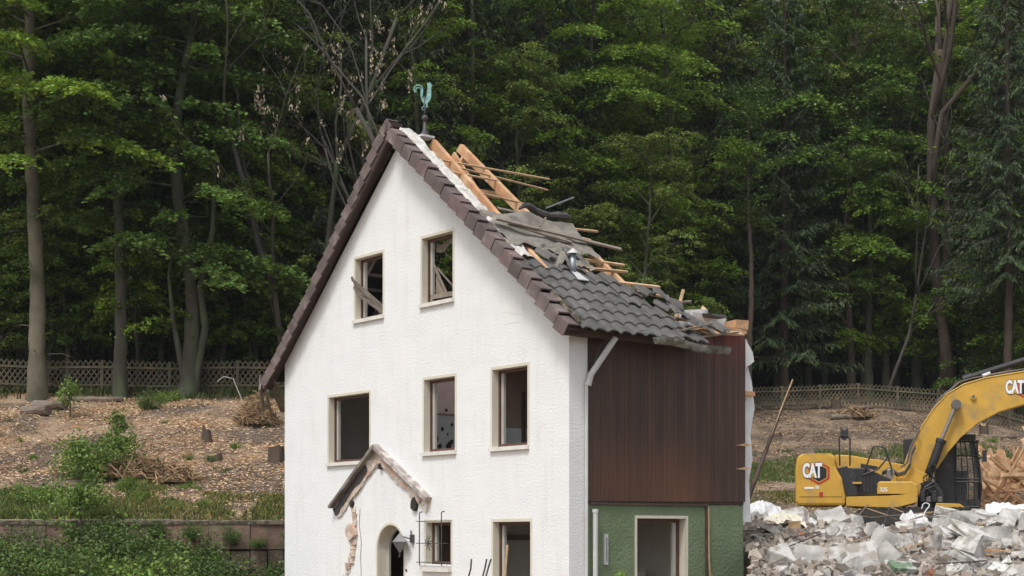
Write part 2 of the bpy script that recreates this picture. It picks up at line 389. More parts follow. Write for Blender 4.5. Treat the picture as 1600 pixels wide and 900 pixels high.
b.bar((.22, 4.25, 7.28), (.42, 3.80, 6.75), .015, .03); b.sheet(lambda i, j: Vector((.24+.1*i, 4.33-.30*i*(1-j), 6.75+.62*j*(1-i*.7))), 4, 4)
b.sheet(lambda i, j: Vector((.26+.06*math.sin(6*i), 4.36-.85*i, 7.80-.18*j*(1-.6*i)-.05*math.sin(9*i))), 8, 3)
b.bar((.25, 4.30, 7.74), (.5, 3.9, 7.30), .012, .012)
b.build('splintered_sash', M['greywood'], wins[1], fix=False)

# barred small window
cg = window_part(CG, sill=False, name='barred_window')
q = MB(); q.box((-.10, CG[0]-.03, CG[2]-.14), (.10, CG[1]+.10, CG[2]-.02)); q.build('sill', M['sill'], cg)
q = MB()
for z in (CG[3]+.02, (CG[2]+CG[3])/2, CG[2]+.04): q.tube([(-.14, CG[0]-.10, z), (-.14, CG[1]+.14, z)], .009, 6)
for y in (CG[0]+.10, CG[1]+.02): q.tube([(-.15, y, CG[2]-.02), (-.15, y, CG[3]+.17), (-.15, y-.03, CG[3]+.20), (-.15, y-.10, CG[3]+.20)], .011, 6)
c = (CG[0]+CG[1])/2+.12; zm = (CG[2]+CG[3])/2
for k in range(8):
    a = k*math.pi/4+.2; q.tube([(-.15, c, zm), (-.17, c+.07*math.cos(a), zm+.07*math.sin(a)), (-.15, c+.13*math.cos(a+.3), zm+.15*math.sin(a+.3))], .008, 5)
for y in (CG[0]-.02, CG[1]+.04): q.tube([(-.14, y, CG[2]+.04), (.0, y, CG[2]+.04)], .009, 5); q.tube([(-.14, y, CG[3]+.02), (.0, y, CG[3]+.02)], .009, 5)
q.build('grille', M['iron'], cg)

# arched doorway: cream band and reveal, inner jamb
s = MB()
def arch_band(a0, a1, b0, zt, w, d0, d1, mb):
    o = arch(a0-w, a1+w, b0, zt+w); i = arch(a0, a1, b0, zt)
    n = len(o)
    for k in list(range(1, n-1)) + [n-1]:
        k2 = (k+1) % n
        if k == 0: continue
        vs = [fmap(*o[k], d0), fmap(*o[k2], d0), fmap(*i[k2], d0), fmap(*i[k], d0), fmap(*o[k], d1), fmap(*o[k2], d1), fmap(*i[k2], d1), fmap(*i[k], d1)]
        mb.add(vs, [(0,1,2,3),(4,7,6,5),(0,4,5,1),(3,2,6,7)])
arch_band(DR[0], DR[1], DR[2], DR[3], .05, -.006, .006, s)
arch_band(DR[0]+.012, DR[1]-.012, DR[2], DR[3]-.012, .008, .008, .295, s)
dw = s.build('arched_doorway', M['cream'], house)
s = MB(); arch_band(DR[0]+.09, DR[1]-.09, DR[2], DR[3]-.09, .075, .22, .27, s); s.build('door_frame', M['whiteframe'], dw)
s = MB(); s.box((.26, DR[0]+.08, .02), (.31, DR[0]+.14, 1.85)); s.build('door_edge', M['brownframe'], dw)

# white return of the gable wall, boarded side wall, green ground floor wall
s = MB(); s.box((WT+.0, .0, 0), (.424, .26, 5.7)); s.box((.004, -.0015, 0), (WT, .26, 5.75)); s.build('corner_pier', M['plaster'], house)
s = MB(); x = .43
topz = lambda x: 5.66 if x < 3.2 else 5.86
while x < 4.36:
    w = .094; c = random.uniform(.78, 1.2); s.col = (c*random.uniform(.97,1.05), c, c)
    e = .0 if random.random() < .6 else random.uniform(0, .004)
    x1 = min(x+w-.004, 4.38)
    s.box((x, -.03-e, 2.63+.012*x), (x1, .0, topz(x)+random.uniform(0,.01)))
    x += w
clad = s.build('board_cladding', M['clad'], house)
s = MB(); s.box((.43, .0015, 2.62), (4.36, .22, 5.65)); s.build('inner_side_wall', M['darkwood'], house)
SD = (1.60, 2.83, .02, 2.35)
s = MB(); panel(s, [(.43,0),(4.36,0),(4.36,1.6),(4.34,2.1),(4.35,2.6),(.43,2.6)], [rect(*SD)], smap, .004, .26); s.build('green_wall', M['green'], house)
# side door opening
s = MB(); bw = .05
s.box((SD[0]-bw, -.006, 0), (SD[0], .012, SD[3]+bw)); s.box((SD[1], -.006, 0), (SD[1]+bw, .012, SD[3]+bw)); s.box((SD[0], -.006, SD[3]), (SD[1], .012, SD[3]+bw))
s.box((SD[0], .012, 0), (SD[0]+.006, .25, SD[3])); s.box((SD[1]-.006, .012, 0), (SD[1], .25, SD[3])); s.box((SD[0]+.006, .012, SD[3]-.006), (SD[1]-.006, .25, SD[3]))
sdo = s.build('side_doorway', M['cream'], house)
s = MB(); s.box((SD[0]+.006, .17, .0), (SD[0]+.07, .24, SD[3]-.006)); s.box((SD[1]-.07, .17, 0), (SD[1]-.006, .24, SD[3]-.006)); s.box((SD[0]+.07, .17, SD[3]-.07), (SD[1]-.07, .24, SD[3]-.006)); s.build('door_frame', M['brownframe'], sdo)
s = MB(); s.box((SD[1]-.16, .19, .0), (SD[1]-.075, .24, SD[3]-.075)); s.build('door_jamb', M['whiteframe'], sdo)
# brown trim under the boards, dropping down at the right, and a torn strip
s = MB(); s.box((.45, -.045, 2.585), (3.36, .002, 2.622)); s.box((3.325, -.03, .3), (3.36, .002, 2.585)); s.build('trim_strip', M['darkwood'], house)
s = MB(); s.tube([(3.38,-.04,2.57),(3.39,-.04,1.6),(3.42,-.05,1.15),(3.40,-.06,.2)], .016, 6); s.tube([(3.40,-.06,1.35),(3.50,-.1,1.2)], .008, 5); s.build('loose_cable', M['batten'], house)
s = MB(); s.tube([(.53,-.09,0),(.53,-.09,2.46)], .045, 10); s.tube([(.53,-.09,2.44),(.53,-.09,2.50)], .055, 10); s.build('drain_pipe', M['pipe'], house)
s = MB(); s.tube([(.36,-.05,0),(.36,-.05,4.72)], .028, 8); s.build('wall_pipe', M['pipe'], house)
s = MB(); s.tube([(.78,-.34,5.50),(.40,-.12,4.85),(.38,-.07,4.66)], .055, 10); s.build('slanted_downpipe', M['pipe'], house)
s = MB(); s.tube([(.74,-.30,5.55),(.52,-.2,5.30),(.42,-.15,4.95)], .008, 5); s.tube([(.8,-.32,5.5),(.95,-.4,5.60),(1.35,-.55,5.66)], .006, 5); s.build('dangling_wire', M['iron'], house)
s = MB(); s.box((.80,-.035,1.52),(.88,.002,2.06)); hh = s.build('wall_thermometer', M['pipe'], house)
s = MB(); s.box((.825,-.041,1.58),(.855,-.034,2.00)); s.build('tube', M['zinc'], hh)
# torn wall end behind the boards
s = MB()
prof = [(4.385,2.3),(4.62,2.3),(4.56,3.1),(4.66,3.5),(4.60,4.0),(4.72,4.5),(4.64,5.0),(4.50,5.35),(4.62,5.55),(4.50,5.80),(4.385,5.84)]
s.prism(prof, smap, .05, .16); s.build('torn_insulation', M['foam'], house)
s = MB(); s.prism([(4.385,5.25),(4.50,5.30),(4.62,5.38),(4.58,5.55),(4.46,5.70),(4.385,5.72)], smap, -.03, .03); s.build('torn_membrane', M['foam'], house)
s = MB(); s.box((4.25, -.02, 4.72), (4.66, .10, 4.80)); s.box((4.30,-.02,4.62),(4.42,.06,4.71)); s.build('beam_stub', M['rafter'], house)
for z, l in ((3.75,.5),(3.30,.35)):
    s = MB(); s.prism([(4.1,z),(4.37,z+.05),(4.4+l*.4,z+.02),(4.37,z-.01)], smap, -.05, -.035); s.build('splinter', M['batten'], house)
# wall plate, foam blocks and rubble on top of the side wall
s = MB(); s.box((3.2, -.05, 5.87), (4.40, .28, 5.97), jit=.012); s.box((4.10,-.06,5.975),(4.42,.24,6.13), jit=.02); s.build('wall_plate', M['rafter'], house)
s = MB(); s.box((3.30,.30,5.9),(4.20,.62,6.22), jit=.05); s.box((3.2,.32,6.0),(3.7,.6,6.32), jit=.05); s.box((4.30,.20,5.6),(4.48,.5,6.05), jit=.04); s.build('insulation_block', M['foam'], house)
s = MB(); s.bar((2.55,-.42,5.62),(3.95,-.22,5.86),.10,.03,ragged=.06); s.bar((2.3,-.40,5.74),(3.2,-.25,5.95),.12,.03,ragged=.04); s.build('fascia_board', M['greywood'], house)['label'] = 'torn grey eaves board'

# interior
s = MB(); s.box((WT+.01, .27, 2.62), (4.2, 9.5, 2.80)); s.build('upper_floor', M['floor_in'], house)
s = MB(); s.box((WT+.01, 5.46, 5.30), (4.0, 9.5, 5.46)); s.box((WT+.01, .27, 5.30), (1.9, 2.5, 5.46)); s.build('attic_floor', M['floor_in'], house)
s = MB(); s.box((WT+.01, 9.5, 0), (5.2, 9.82, 5.3)); s.build('far_side_wall', M['white_in'], house)
s = MB(); s.box((WT+.01, 5.35, 2.81), (3.2, 5.45, 5.29)); s.build('partition_wall', M['pink'], house)
s = MB(); s.box((3.2, 5.35, 2.81), (3.35, 9.49, 5.29)); s.build('partition_wall', M['brown_in'], house)
s = MB(); s.box((2.2, 2.45, 4.26), (2.3, 5.34, 5.6)); s.build('bathroom_wall', M['pink'], house)
s = MB(); s.box((WT+.02, 5.33, 2.81), (2.19, 5.348, 4.51)); bt = s.build('bathroom_tiles', M['walltile'], house)
s = MB(); s.box((WT+.02, 5.32, 4.51), (2.19, 5.347, 4.54)); s.build('tile_edge', M['brown_in'], bt)
random.seed(3)
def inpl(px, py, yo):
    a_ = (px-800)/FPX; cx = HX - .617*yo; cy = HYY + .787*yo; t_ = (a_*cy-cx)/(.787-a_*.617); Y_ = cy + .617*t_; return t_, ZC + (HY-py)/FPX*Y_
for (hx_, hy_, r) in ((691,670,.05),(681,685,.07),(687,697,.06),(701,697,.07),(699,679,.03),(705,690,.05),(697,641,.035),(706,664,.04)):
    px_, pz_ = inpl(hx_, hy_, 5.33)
    s = MB(); n = 8; s.add([Vector((px_ + r*random.uniform(.5,1.2)*math.cos(k*math.pi/4), 5.322, pz_ + 1.2*r*random.uniform(.5,1.2)*math.sin(k*math.pi/4))) for k in range(n)], [tuple(range(n))]); s.build('dark_hole_patch', M['hole_shade'], bt)  # flat dark patch painting the shade inside a knocked-out hole
s = MB(); s.box((WT+.02, 2.28, 2.81), (3.9, 2.298, 4.05)); s.build('wall_dado', M['walltile'], house)
s = MB(); s.box((WT+.45, 2.24, 2.81), (WT+.52, 2.279, 4.75)); s.build('door_edge', M['darkwood'], house)
s = MB(); s.box((WT+.02, 2.90, 1.95), (3.5, 2.998, 2.05)); s.build('shelf_beam', M['brown_in'], house)
s = MB(); s.box((WT+.01, 2.30, 2.81), (4.0, 2.42, 5.29)); s.build('partition_wall', M['brown_in'], house)
s = MB(); s.box((3.6, .27, 2.81), (3.7, 2.29, 5.29)); s.build('partition_wall', M['brown_in'], house)
s = MB(); s.box((2.6, .27, 0), (2.7, 2.98, 2.61)) if False else s.box((3.6, .27, 0), (3.7, 9.49, 2.61)); s.build('ground_floor_wall', M['white_in'], house)
s = MB(); s.box((WT+.01, 3.0, 0), (3.59, 3.12, 2.61)); s.build('ground_floor_wall', M['white_in'], house)
s = MB(); s.box((1.9, 3.13, 0), (2.0, 9.49, 2.61)); s.build('ground_floor_wall', M['brown_in'], house)
s = MB(); s.box((2.2, 1.6, 0), (3.3, 2.0, 1.35)); s.box((2.25,1.58,1.37),(3.25,2.0,1.40)); s.box((2.25,1.575,.1),(3.2,1.6,.9)); s.build('built_in_cupboard', M['white_in'], house)

# ---- roof: right slope
k8 = math.sqrt(1+.64)
def RP_(v, u, h=0.0):           # point on the right slope, h = height above its underside line
    return Vector((v, u, zr(u) + h))
# verge tiles on the right slope: L-shaped covers, one after the other
s = MB(); s.prism([(-.44,-.4),(-.002,-.4),(-.002,APU-.1),(-.44,APU-.1)], lambda a, b, d: RP_(a, b, d), .0, .06); s.build('verge_soffit', M['soffit'], house)
s = MB(); L_ = .335; uu = -.42; dU = L_/k8; random.seed(5)
us = []
while uu < APU - .20: us.append(uu); uu += dU
def RPP(v, u, h):             # perpendicular height above the right slope
    return Vector((v, u - .8/k8*h, zr(u) + h/k8))
for i, u0 in enumerate(us):
    c = random.uniform(.68, 1.25); s.col = (c*random.uniform(.97,1.08), c*random.uniform(.95,1.03), c)
    j = random.uniform(-.008, .008); u1 = u0 + dU - .010
    vo = -.45 + random.uniform(-.008, .008)
    o0, o1 = .112+j, .078+j
    if u0 < .5: o0 -= .12*(.5-u0); o1 -= .12*(.5-u0)
    for (va, vb, ha) in ((vo, vo+.025, -.115), (vo+.025, -.20, .105)):
        vs = [RPP(v, u, h) for v in (va, vb) for (u, h) in ((u0, ha+o0), (u1, ha+o1), (u1, .135+o1), (u0, .135+o0))]
        s.add(vs, [(0,3,2,1),(4,5,6,7),(0,1,5,4),(1,2,6,5),(2,3,7,6),(3,0,4,7)])
s.build('verge_tiles', M['verge'], house)
s = MB(); s.col = (1,1,1)     # mossy mortar fillet behind the verge
n = 60
s.sheet(lambda i, j: RP_(-.22+.10*j, -.50 + (APU+.2)*i, .15 + .06*math.sin(math.pi*j)*(1+.6*noise.noise(Vector((i*40, j*3, 0)))) + .06), 90, 4)
s.build('moss_fillet', M['moss'], house, fix=False)
# top of the gable wall laid bare: pale mortar strip
s = MB(); s.sheet(lambda i, j: RP_(-.14+.42*j, 1.25 + (APU-1.30)*i, .235 + .05*noise.noise(Vector((i*25, j*4, 2))) - .10*(abs(j-.5)*2)**6), 90, 6)
s.sheet(lambda i, j: RP_(.28, 1.25 + (APU-1.30)*i, .07 - .35*j), 30, 1)
s.build('bare_wall_top', M['mortar'], house, smooth=False, fix=False)
# rafters
def rafter(v, u0, u1, w=.09, h=.16, off=-.02, name='rafter', m='rafter'):
    b = MB(); a = RP_(v, u0, off); c = RP_(v, u1, off); b.bar(a, c, w, h, up=(0,-.8,1), ragged=.03); return b.build(name, M[m], house)
b = MB(); b.bar(RP_(.36,1.12,.06), RP_(.62,4.97,.10), .10, .18, up=(0,-.8,1), ragged=.03); b.build('rafter', M['rafter'], house)
rafter(1.40, 1.15, 5.12, w=.10, h=.17, off=.05); rafter(2.25, .75, 1.95, off=.0)
s = MB(); s.bar(RP_(1.40, 4.95, -.05), RP_(1.38, 4.95, -.05)+Vector((-.1,.55,-.75)), .06, .14, up=(1,0,0)); s.build('rafter_stub', M['rafter'], house)
s = MB(); s.bar(RP_(.95, 4.75, .05), RP_(.98, 3.9, -.25), .05, .16, up=(0,-.8,1)); s.build('rafter_stub', M['rafter'], house)
s = MB(); s.bar((.45, 4.3, 8.9), (2.0, 4.3, 8.93), .10, .12); s.build('purlin', M['rafter'], house)
# battens still nailed on
def batten(a, b, w=.045, h=.03, m='batten', name='batten'):
    q = MB(); q.bar(a, b, w, h, up=(0,-.6,1), ragged=.02); return q.build(name, M[m], house)
batten(RP_(.35,4.25,.16), RP_(3.0,4.2,.20)); batten(RP_(.6,4.1,.15), RP_(2.75,3.95,.10)); batten(RP_(.45,3.3,.15), RP_(1.5,3.15,.16)); batten(RP_(.3,3.9,.14), RP_(1.45,3.85,.16))
batten(RP_(1.5,1.62,.10), RP_(2.75,1.62,.10), .07, .045); batten(RP_(1.9,2.60,.10), RP_(3.0,2.68,.10), .05,.035); batten(RP_(1.9,2.50,.05), RP_(2.6,2.42,.05), .05,.03)
batten(RP_(1.7,.98,.12), RP_(3.05,.95,.16), .07, .045); batten(RP_(1.8,.88,.08), RP_(3.0,.80,.08), .06, .04)
batten(RP_(1.3,1.30,.12), RP_(2.60,1.34,.14), .06, .045); batten(RP_(2.3,.25,.02), RP_(3.2,.2,.05), .06,.04, 'rafter')
# concrete roof tiles still in place: overlapping wavy courses
s = MB(); TW, TL = .30, .345; random.seed(11)
def wave(t):                    # two rolls per tile
    return .024*math.sin(2*math.pi*t*1.0 - .6) + .006*math.sin(4*math.pi*t)
rows = [(-.56, 2.62), (-.29, 2.42), (-.02, 2.25), (.25, 2.15), (.52, 2.0), (.79, 1.85), (1.06, 1.05)]
def tile_mesh(mb, v0, u0, lift=0.0, yaw=0.0, base=RP_):
    NU = 8; c = random.uniform(.80, 1.22); mb.col = (c*random.uniform(.97,1.04), c, c*random.uniform(.96,1.02))
    du = TL*1.12/k8
    top = []; 
    ca, sa = math.cos(yaw), math.sin(yaw)
    def P(i, j, th):            # i along v 0..1, j along slope 0 (lower edge)..1
        v = v0 + TW*1.02*i; u = u0 + du*j
        cv, cu = v0+TW/2, u0+du/2; v, u = cv+(v-cv)*ca-(u-cu)*sa, cu+(v-cv)*sa+(u-cu)*ca
        return base(v, u, .145 + lift + .036*(1-j) + wave(i) + th)
    vs = []; fs = []
    for th in (0, -.022):
        for j in (0, 1):
            for i in range(NU+1): vs.append(P(i/NU, j, th))
    n = NU+1
    for i in range(NU):
        fs += [(i, i+1, n+i+1, n+i), (2*n+i, 3*n+i, 3*n+i+1, 2*n+i+1), (i, 2*n+i, 2*n+i+1, i+1), (n+i, n+i+1, 3*n+i+1, 3*n+i)]
    fs += [(0, n, 3*n, 2*n), (NU, 2*n+NU, 3*n+NU, n+NU)]
    mb.add(vs, fs)
for r, (u0, vend) in enumerate(rows):
    v = -.16
    while v < vend:
        near = (vend - v) < .6
        tile_mesh(s, v + random.uniform(-.004,.004), u0 + random.uniform(-.006,.006) + (random.uniform(-.02,.03) if near else 0), (random.uniform(0,.05) if near else random.uniform(0,.006)), (random.uniform(-.12,.12) if near else random.uniform(-.012,.012)))
        v += TW
s.build('roof_tiles', M['tile'], house, smooth=False)
s = MB(); s.box((.15, -.30, 5.48), (3.1, -.27, 5.60)); s.box((.15,-.27,5.50),(3.0,.0,5.53)); s.box((-.42,-.30,5.46),(.15,-.27,5.60)); s.build('eaves_board', M['darkwood'], house)
s = MB()                                               # half-round gutter, its right end broken off
def gut(i, j):
    x = 1.45 + 1.80*i; t = math.pi*j; sag = .075 - .085*i
    return Vector((x, -.66 - .085*math.cos(t), 5.46 + sag - .13*math.sin(t) + (.02*math.sin(8*i))))
s.sheet(gut, 14, 8); s.sheet(lambda i, j: gut(i, j)+Vector((0,.002,.006)), 14, 8); s.build('gutter', M['gutter'], house, fix=False)
# under-roof: solid deck added below the tiles so that no light leaks through
s = MB(); s.prism([(-.40,-.28),(2.9,-.28),(2.35,.35),(2.1,1.2),(-.1,1.3)], lambda a, b, d: RP_(a, b, d), .04, .08); s.build('light_block_deck', M['darkwood'], house)
# vent pipe with cap through the tiles
vp = Vector((.92, .98, zr(.98)+.12)); s = MB()
s.tube([vp, vp+Vector((0,0,.42))], .055, 12); vent = s.build('vent_pipe', M['zinc'], house, smooth=True)
s = MB(); s.lathe(vp+Vector((0,0,.42)), [(.11,0),(.10,.02),(.012,.10)], 12); s.build('cap', M['pipe'], vent)
s = MB(); s.prism([(.84,.74),(1.10,.74),(1.00,1.0),(.88,1.0)], lambda a, b, d: RP_(a, b, d), .22, .235); s.build('flashing', M['pipe'], vent)

# ---- left slope: stays over the first two metres
def LPT(v, u, h=0.0): return Vector((v, u, zl(u) + h))
kl = math.sqrt(1+.92*.92)
s = MB(); uu = 10.38; dU = .345/kl; random.seed(9)
while uu > APU - .12:
    c = random.uniform(.72, 1.2); s.col = (c*1.03, c, c); u0 = uu; u1 = uu - dU + .01; j = random.uniform(-.012,.012)
    vo = -.29 + random.uniform(-.008,.008); hx = .26*max(0, (8.4-uu)/3.2)
    LPP = lambda v, u, h: Vector((v, u + .92/kl*h, zl(u) + h/kl))
    for (va, vb, ha, hb) in ((vo, vo+.025, -.11, .135), (vo+.025, -.02, .11, .135)):
        vs = [LPP(v, u, h+(.022 if u == u0 else -.014)+j+hx) for v in (va, vb) for (u, h) in ((u0,ha),(u1,ha),(u1,hb),(u0,hb))]
        s.add(vs, [(0,3,2,1),(4,5,6,7),(0,1,5,4),(1,2,6,5),(2,3,7,6),(3,0,4,7)])
    uu -= dU
s.build('verge_tiles', M['verge'], house)
s = MB()
s.prism([(-.27,10.4),(-.002,10.4),(-.002,APU-.02),(-.27,APU-.02)], lambda a, b, d: LPT(a, b, d+.20*max(0,(8.4-b)/3.2)), -.02, .05)
s.prism([(-.27,10.35),(-.23,10.35),(-.23,APU-.02),(-.27,APU-.02)], lambda a, b, d: LPT(a, b, d+.20*max(0,(8.4-b)/3.2)), -.16, -.02)
s.build('verge_soffit', M['soffit'], house)
s = MB(); edge = [(WT,10.3),(1.9,10.3),(2.1,9.0),(1.9,8.4),(2.2,7.7),(1.5,7.2),(.9,6.6),(.6,6.0),(.45,APU),(WT,APU)]
s.prism([(0.0,10.3)]+edge[1:-1]+[(0.0,APU)], lambda a, b, d: LPT(a, b, d), .08, .14); s.build('left_roof_tiles', M['tile'], house)
for k in range(12):
    uq = 6.6 + k*.30
    q = MB(); q.bar(LPT(.02 if uq>99 else WT+.02, uq, .045), LPT(2.0 if uq > 7.6 else .85, uq, .045), .05, .05, up=(0,.7,1)); q.build('roof_batten', M['greywood'], house)
for v in (.75, 1.55):
    q = MB(); q.bar(LPT(v, 9.8, -.08), LPT(v, 7.6 if v>1 else 6.3, -.08), .08, .14, up=(0,.9,1)); q.build('rafter', M['greywood'], house)
s = MB(); s.bar(LPT(-.36,10.3,-.05), LPT(-.1,10.62,-.25), .03, .25); s.bar(LPT(-.3,10.2,-.1), LPT(.2,10.75,-.35), .05, .04); s.bar(LPT(-.2,10.2,.1),LPT(.5,10.7,-.2), .2,.03); s.build('torn_eaves', M['greywood'], house)
# ridge: broken verge end, small ridge cap stub
s = MB(); s.col=(.8,.8,.8)
s.bar((-.30, APU+.16, APZ+.19), (-.12, APU+.12, APZ+.16), .12, .22, ragged=.02); s.build('ridge_end_tile', M['verge'], house)
s = MB(); s.bar((-.34, APU-.02, APZ+.02), (.2, APU-.12, APZ+.06), .10, .10); s.bar((-.30, APU-.14, APZ-.06), (.15, APU-.2, APZ-.02), .06, .10); s.build('ridge_timber_end', M['rafter'], house)

# weathercock on the ridge
wc = MB(); bx_, by_, bz_ = .46, APU-.14, APZ+.08
wc.lathe((bx_, by_, bz_), [(.10,0),(.085,.02),(.045,.14),(.028,.30)], 14)
wc.tube([(bx_,by_,bz_+.28),(bx_,by_,bz_+.80)], .014, 8)
wcr = wc.build('weathercock', M['iron'], house, smooth=True)
s = MB(); s.lathe((bx_, by_, bz_+.36), [(.002,-.065),(.04,-.055),(.062,-.02),(.066,.0),(.062,.02),(.04,.055),(.002,.065)], 14); s.build('ball', M['iron'], wcr, smooth=True)
s = MB(); s.box((bx_-.16, by_-.12, bz_-.04), (bx_+.16, by_+.12, bz_-.0)); s.build('base_plate', M['foam'], wcr)
# rooster: flat copper silhouette with real thickness, facing across the gable
def rmap(a, b, d): 
    # turned to face the camera: local direction of image-right
    return Vector((bx_ + a*.787 + d*.617, by_ - a*.626 + d*.780, bz_ + .58 + b))
s = MB()
body = [(-.06,.12),(-.075,.20),(-.07,.30),(-.055,.32),(-.03,.20),(.0,.16),(.03,.20),(.045,.28),(.05,.36),(.055,.44),(.04,.47),(.06,.50),(.075,.475),(.09,.515),(.105,.475),(.125,.50),(.125,.46),(.155,.44),(.13,.425),(.135,.40),(.125,.38),(.13,.30),(.125,.20),(.10,.13),(.06,.09),(.05,.03),(.07,.0),(.03,.0),(.02,.07),(.0,.08),(-.01,.0),(-.03,.0),(-.02,.08)]
s.prism(body, rmap, -.008, .008)
s.build('rooster', M['patina'], wcr)
s = MB()
def arc(c, r, a0, a1, n=10): return [rmap(c[0]+r*math.cos(a0+(a1-a0)*i/n), c[1]+r*math.sin(a0+(a1-a0)*i/n), 0) for i in range(n+1)]
s.tube(arc((-.13,.36), .085, 0, math.pi*1.25), .013, 6); s.tube(arc((-.125,.34), .055, 0, math.pi*1.2), .011, 6); s.tube([rmap(-.045,.36,0), rmap(-.05,.28,0), rmap(-.06,.16,0)], .016, 6)
s.tube([rmap(-.07,.34,0), rmap(-.075,.26,0), rmap(-.065,.18,0)], .013, 6); s.tube(arc((-.02,-.02), .035, 0, math.pi*1.5), .008, 6)
s.build('tail_feathers', M['patina'], wcr)

# ---- facade details: torn-off porch roof, brick scar, lantern, cables
s = MB()
pl = [(7.72,2.70),(7.60,2.64),(7.35,2.93),(6.55,3.60),(6.05,3.90),(5.98,3.91),(6.0,3.80),(6.5,3.48),(7.3,2.72),(7.5,2.45)]
def strip(mb, a, b, w0, w1, d0, d1, n=12, rag=.03):
    a = Vector((*a, 0)); b = Vector((*b, 0)); d = (b-a).normalized(); nrm = Vector((-d.y, d.x, 0))
    up = [a + (b-a)*i/n + nrm*(w0 + random.uniform(-rag, rag)) for i in range(n+1)]; dn = [a + (b-a)*i/n + nrm*(w1 + random.uniform(-rag, rag)) for i in range(n+1)]
    mb.prism([(p.x, p.y) for p in up] + [(p.x, p.y) for p in reversed(dn)], fmap, d0, d1)
random.seed(21)
LT, AP, RT = (7.70,2.62), (6.00,3.83), (4.15,2.74)
s = MB(); strip(s, LT, AP, -.02, .27, -.035, .006, 16, .03); strip(s, AP, RT, -.02, .27, -.036, .007, 16, .035)
porch = s.build('porch_roof_scar', M['scar'], house)
s = MB(); strip(s, LT, (AP[0]-.03,AP[1]+.02), -.055, .005, -.17, .003, 9, .010); s.build('flashing_tiles', M['felt'], porch)
s = MB(); strip(s, (7.70,2.60), (6.45,3.50), .0, .17, -.06, -.036, 12, .03); s.build('dark_edge', M['iron'], porch)  # darker band along the left slope of the scar
s = MB(); strip(s, (AP[0]+.03,AP[1]+.02), RT, -.055, .025, -.16, .002, 14, .012); s.build('mortar_cap', M['capm'], porch)
s = MB(); strip(s, (7.2,2.86), (6.1,3.66), .06, .18, -.05, -.0355, 14, .02)
strip(s, (5.9,3.68), (4.40,2.82), .04, .17, -.055, -.0365, 14, .02); s.build('exposed_brick', M['brick'], porch)
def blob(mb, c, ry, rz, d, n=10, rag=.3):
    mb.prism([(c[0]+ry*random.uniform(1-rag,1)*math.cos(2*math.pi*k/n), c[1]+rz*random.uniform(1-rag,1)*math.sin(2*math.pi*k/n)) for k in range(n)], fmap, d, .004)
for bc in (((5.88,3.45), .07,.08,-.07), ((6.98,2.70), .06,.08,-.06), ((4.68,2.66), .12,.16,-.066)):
    s = MB(); blob(s, *bc); s.build('dark_socket_patch', M['hole_shade'], porch)  # solid dark lump in place of a shaded open socket
# toothed brick scar running down left of the door
s = MB(); z = 2.62; random.seed(4)
while z > .1:
    w = random.uniform(.10,.20); y = 7.02 + .18*math.sin(z*2.3) + (2.6-z)*.12 + random.uniform(-.05,.05)
    h = random.uniform(.09,.14); s.box((-.02-random.uniform(0,.03), y-w/2, z-h), (.004, y+w/2, z), jit=.018); z -= h+.015
scar = s.build('brick_scar', M['brick'], house)
s = MB(); blob(s, (6.98,2.12), .22,.20,-.09, 9); s.build('broken_lump', M['brick'], scar)
s = MB(); strip(s, (7.02,2.7), (7.45,.1), .16, -.14, -.012, .005, 26, .05); s.build('torn_mortar', M['plaster_patch'], scar)
s = MB(); s.tube([(-.006, 6.70+.03*math.sin(z*3)+.02*math.sin(z*9), z) for z in np.arange(2.6,.2,-.1)], .007, 5); s.build('loose_wire', M['lead'], house)
s = MB(); s.prism(rect(1.28,1.84,5.90,6.30), fmap, -.004, .004); s.build('smooth_patch', M['plaster_patch'], house)
# pyramid lantern
LC = (-.17, 4.99, 1.90); s = MB(); n = 4; r = .27
ring = [Vector((LC[0]+.17*math.cos(a)*1.0, LC[1]+r*math.sin(a), LC[2]+.02)) for a in (0, math.pi/2, math.pi, 1.5*math.pi)]
s.add(ring + [Vector((LC[0],LC[1],LC[2]+.20)), Vector((LC[0],LC[1],LC[2]-.22))], [(0,1,4),(1,2,4),(2,3,4),(3,0,4),(1,0,5),(2,1,5),(3,2,5),(0,3,5)])
lant = s.build('wall_lantern', M['lead'], house)
s = MB(); s.tube([(LC[0],LC[1],LC[2]-.21),(LC[0],LC[1]+.02,LC[2]-.29)], .016, 6); s.tube([(LC[0],LC[1]-.1,LC[2]+.12),(0,LC[1]-.22,LC[2]+.06)], .014, 6); s.box((-.07,LC[1]-.27,LC[2]+.0),(0,LC[1]-.20,LC[2]+.16)); s.tube([(-.03,LC[1]-.20,LC[2]+.1),(-.03,LC[1]-.18,LC[2]+.24)],.012,6); s.build('bracket', M['iron'], lant)
s = MB(); s.tube([(-.02,5.0,1.35),(.0,5.0,1.35)], .025, 8); s.build('bell_button', M['iron'], house)

random.seed(77)
for pts in ([(1.30,6.02),(1.55,6.06),(1.84,6.12)],):
    q = MB(); q.tube([Vector((-.002, a, b)) for a, b in pts], .004, 4); q.build('crack', M['lead'], house)

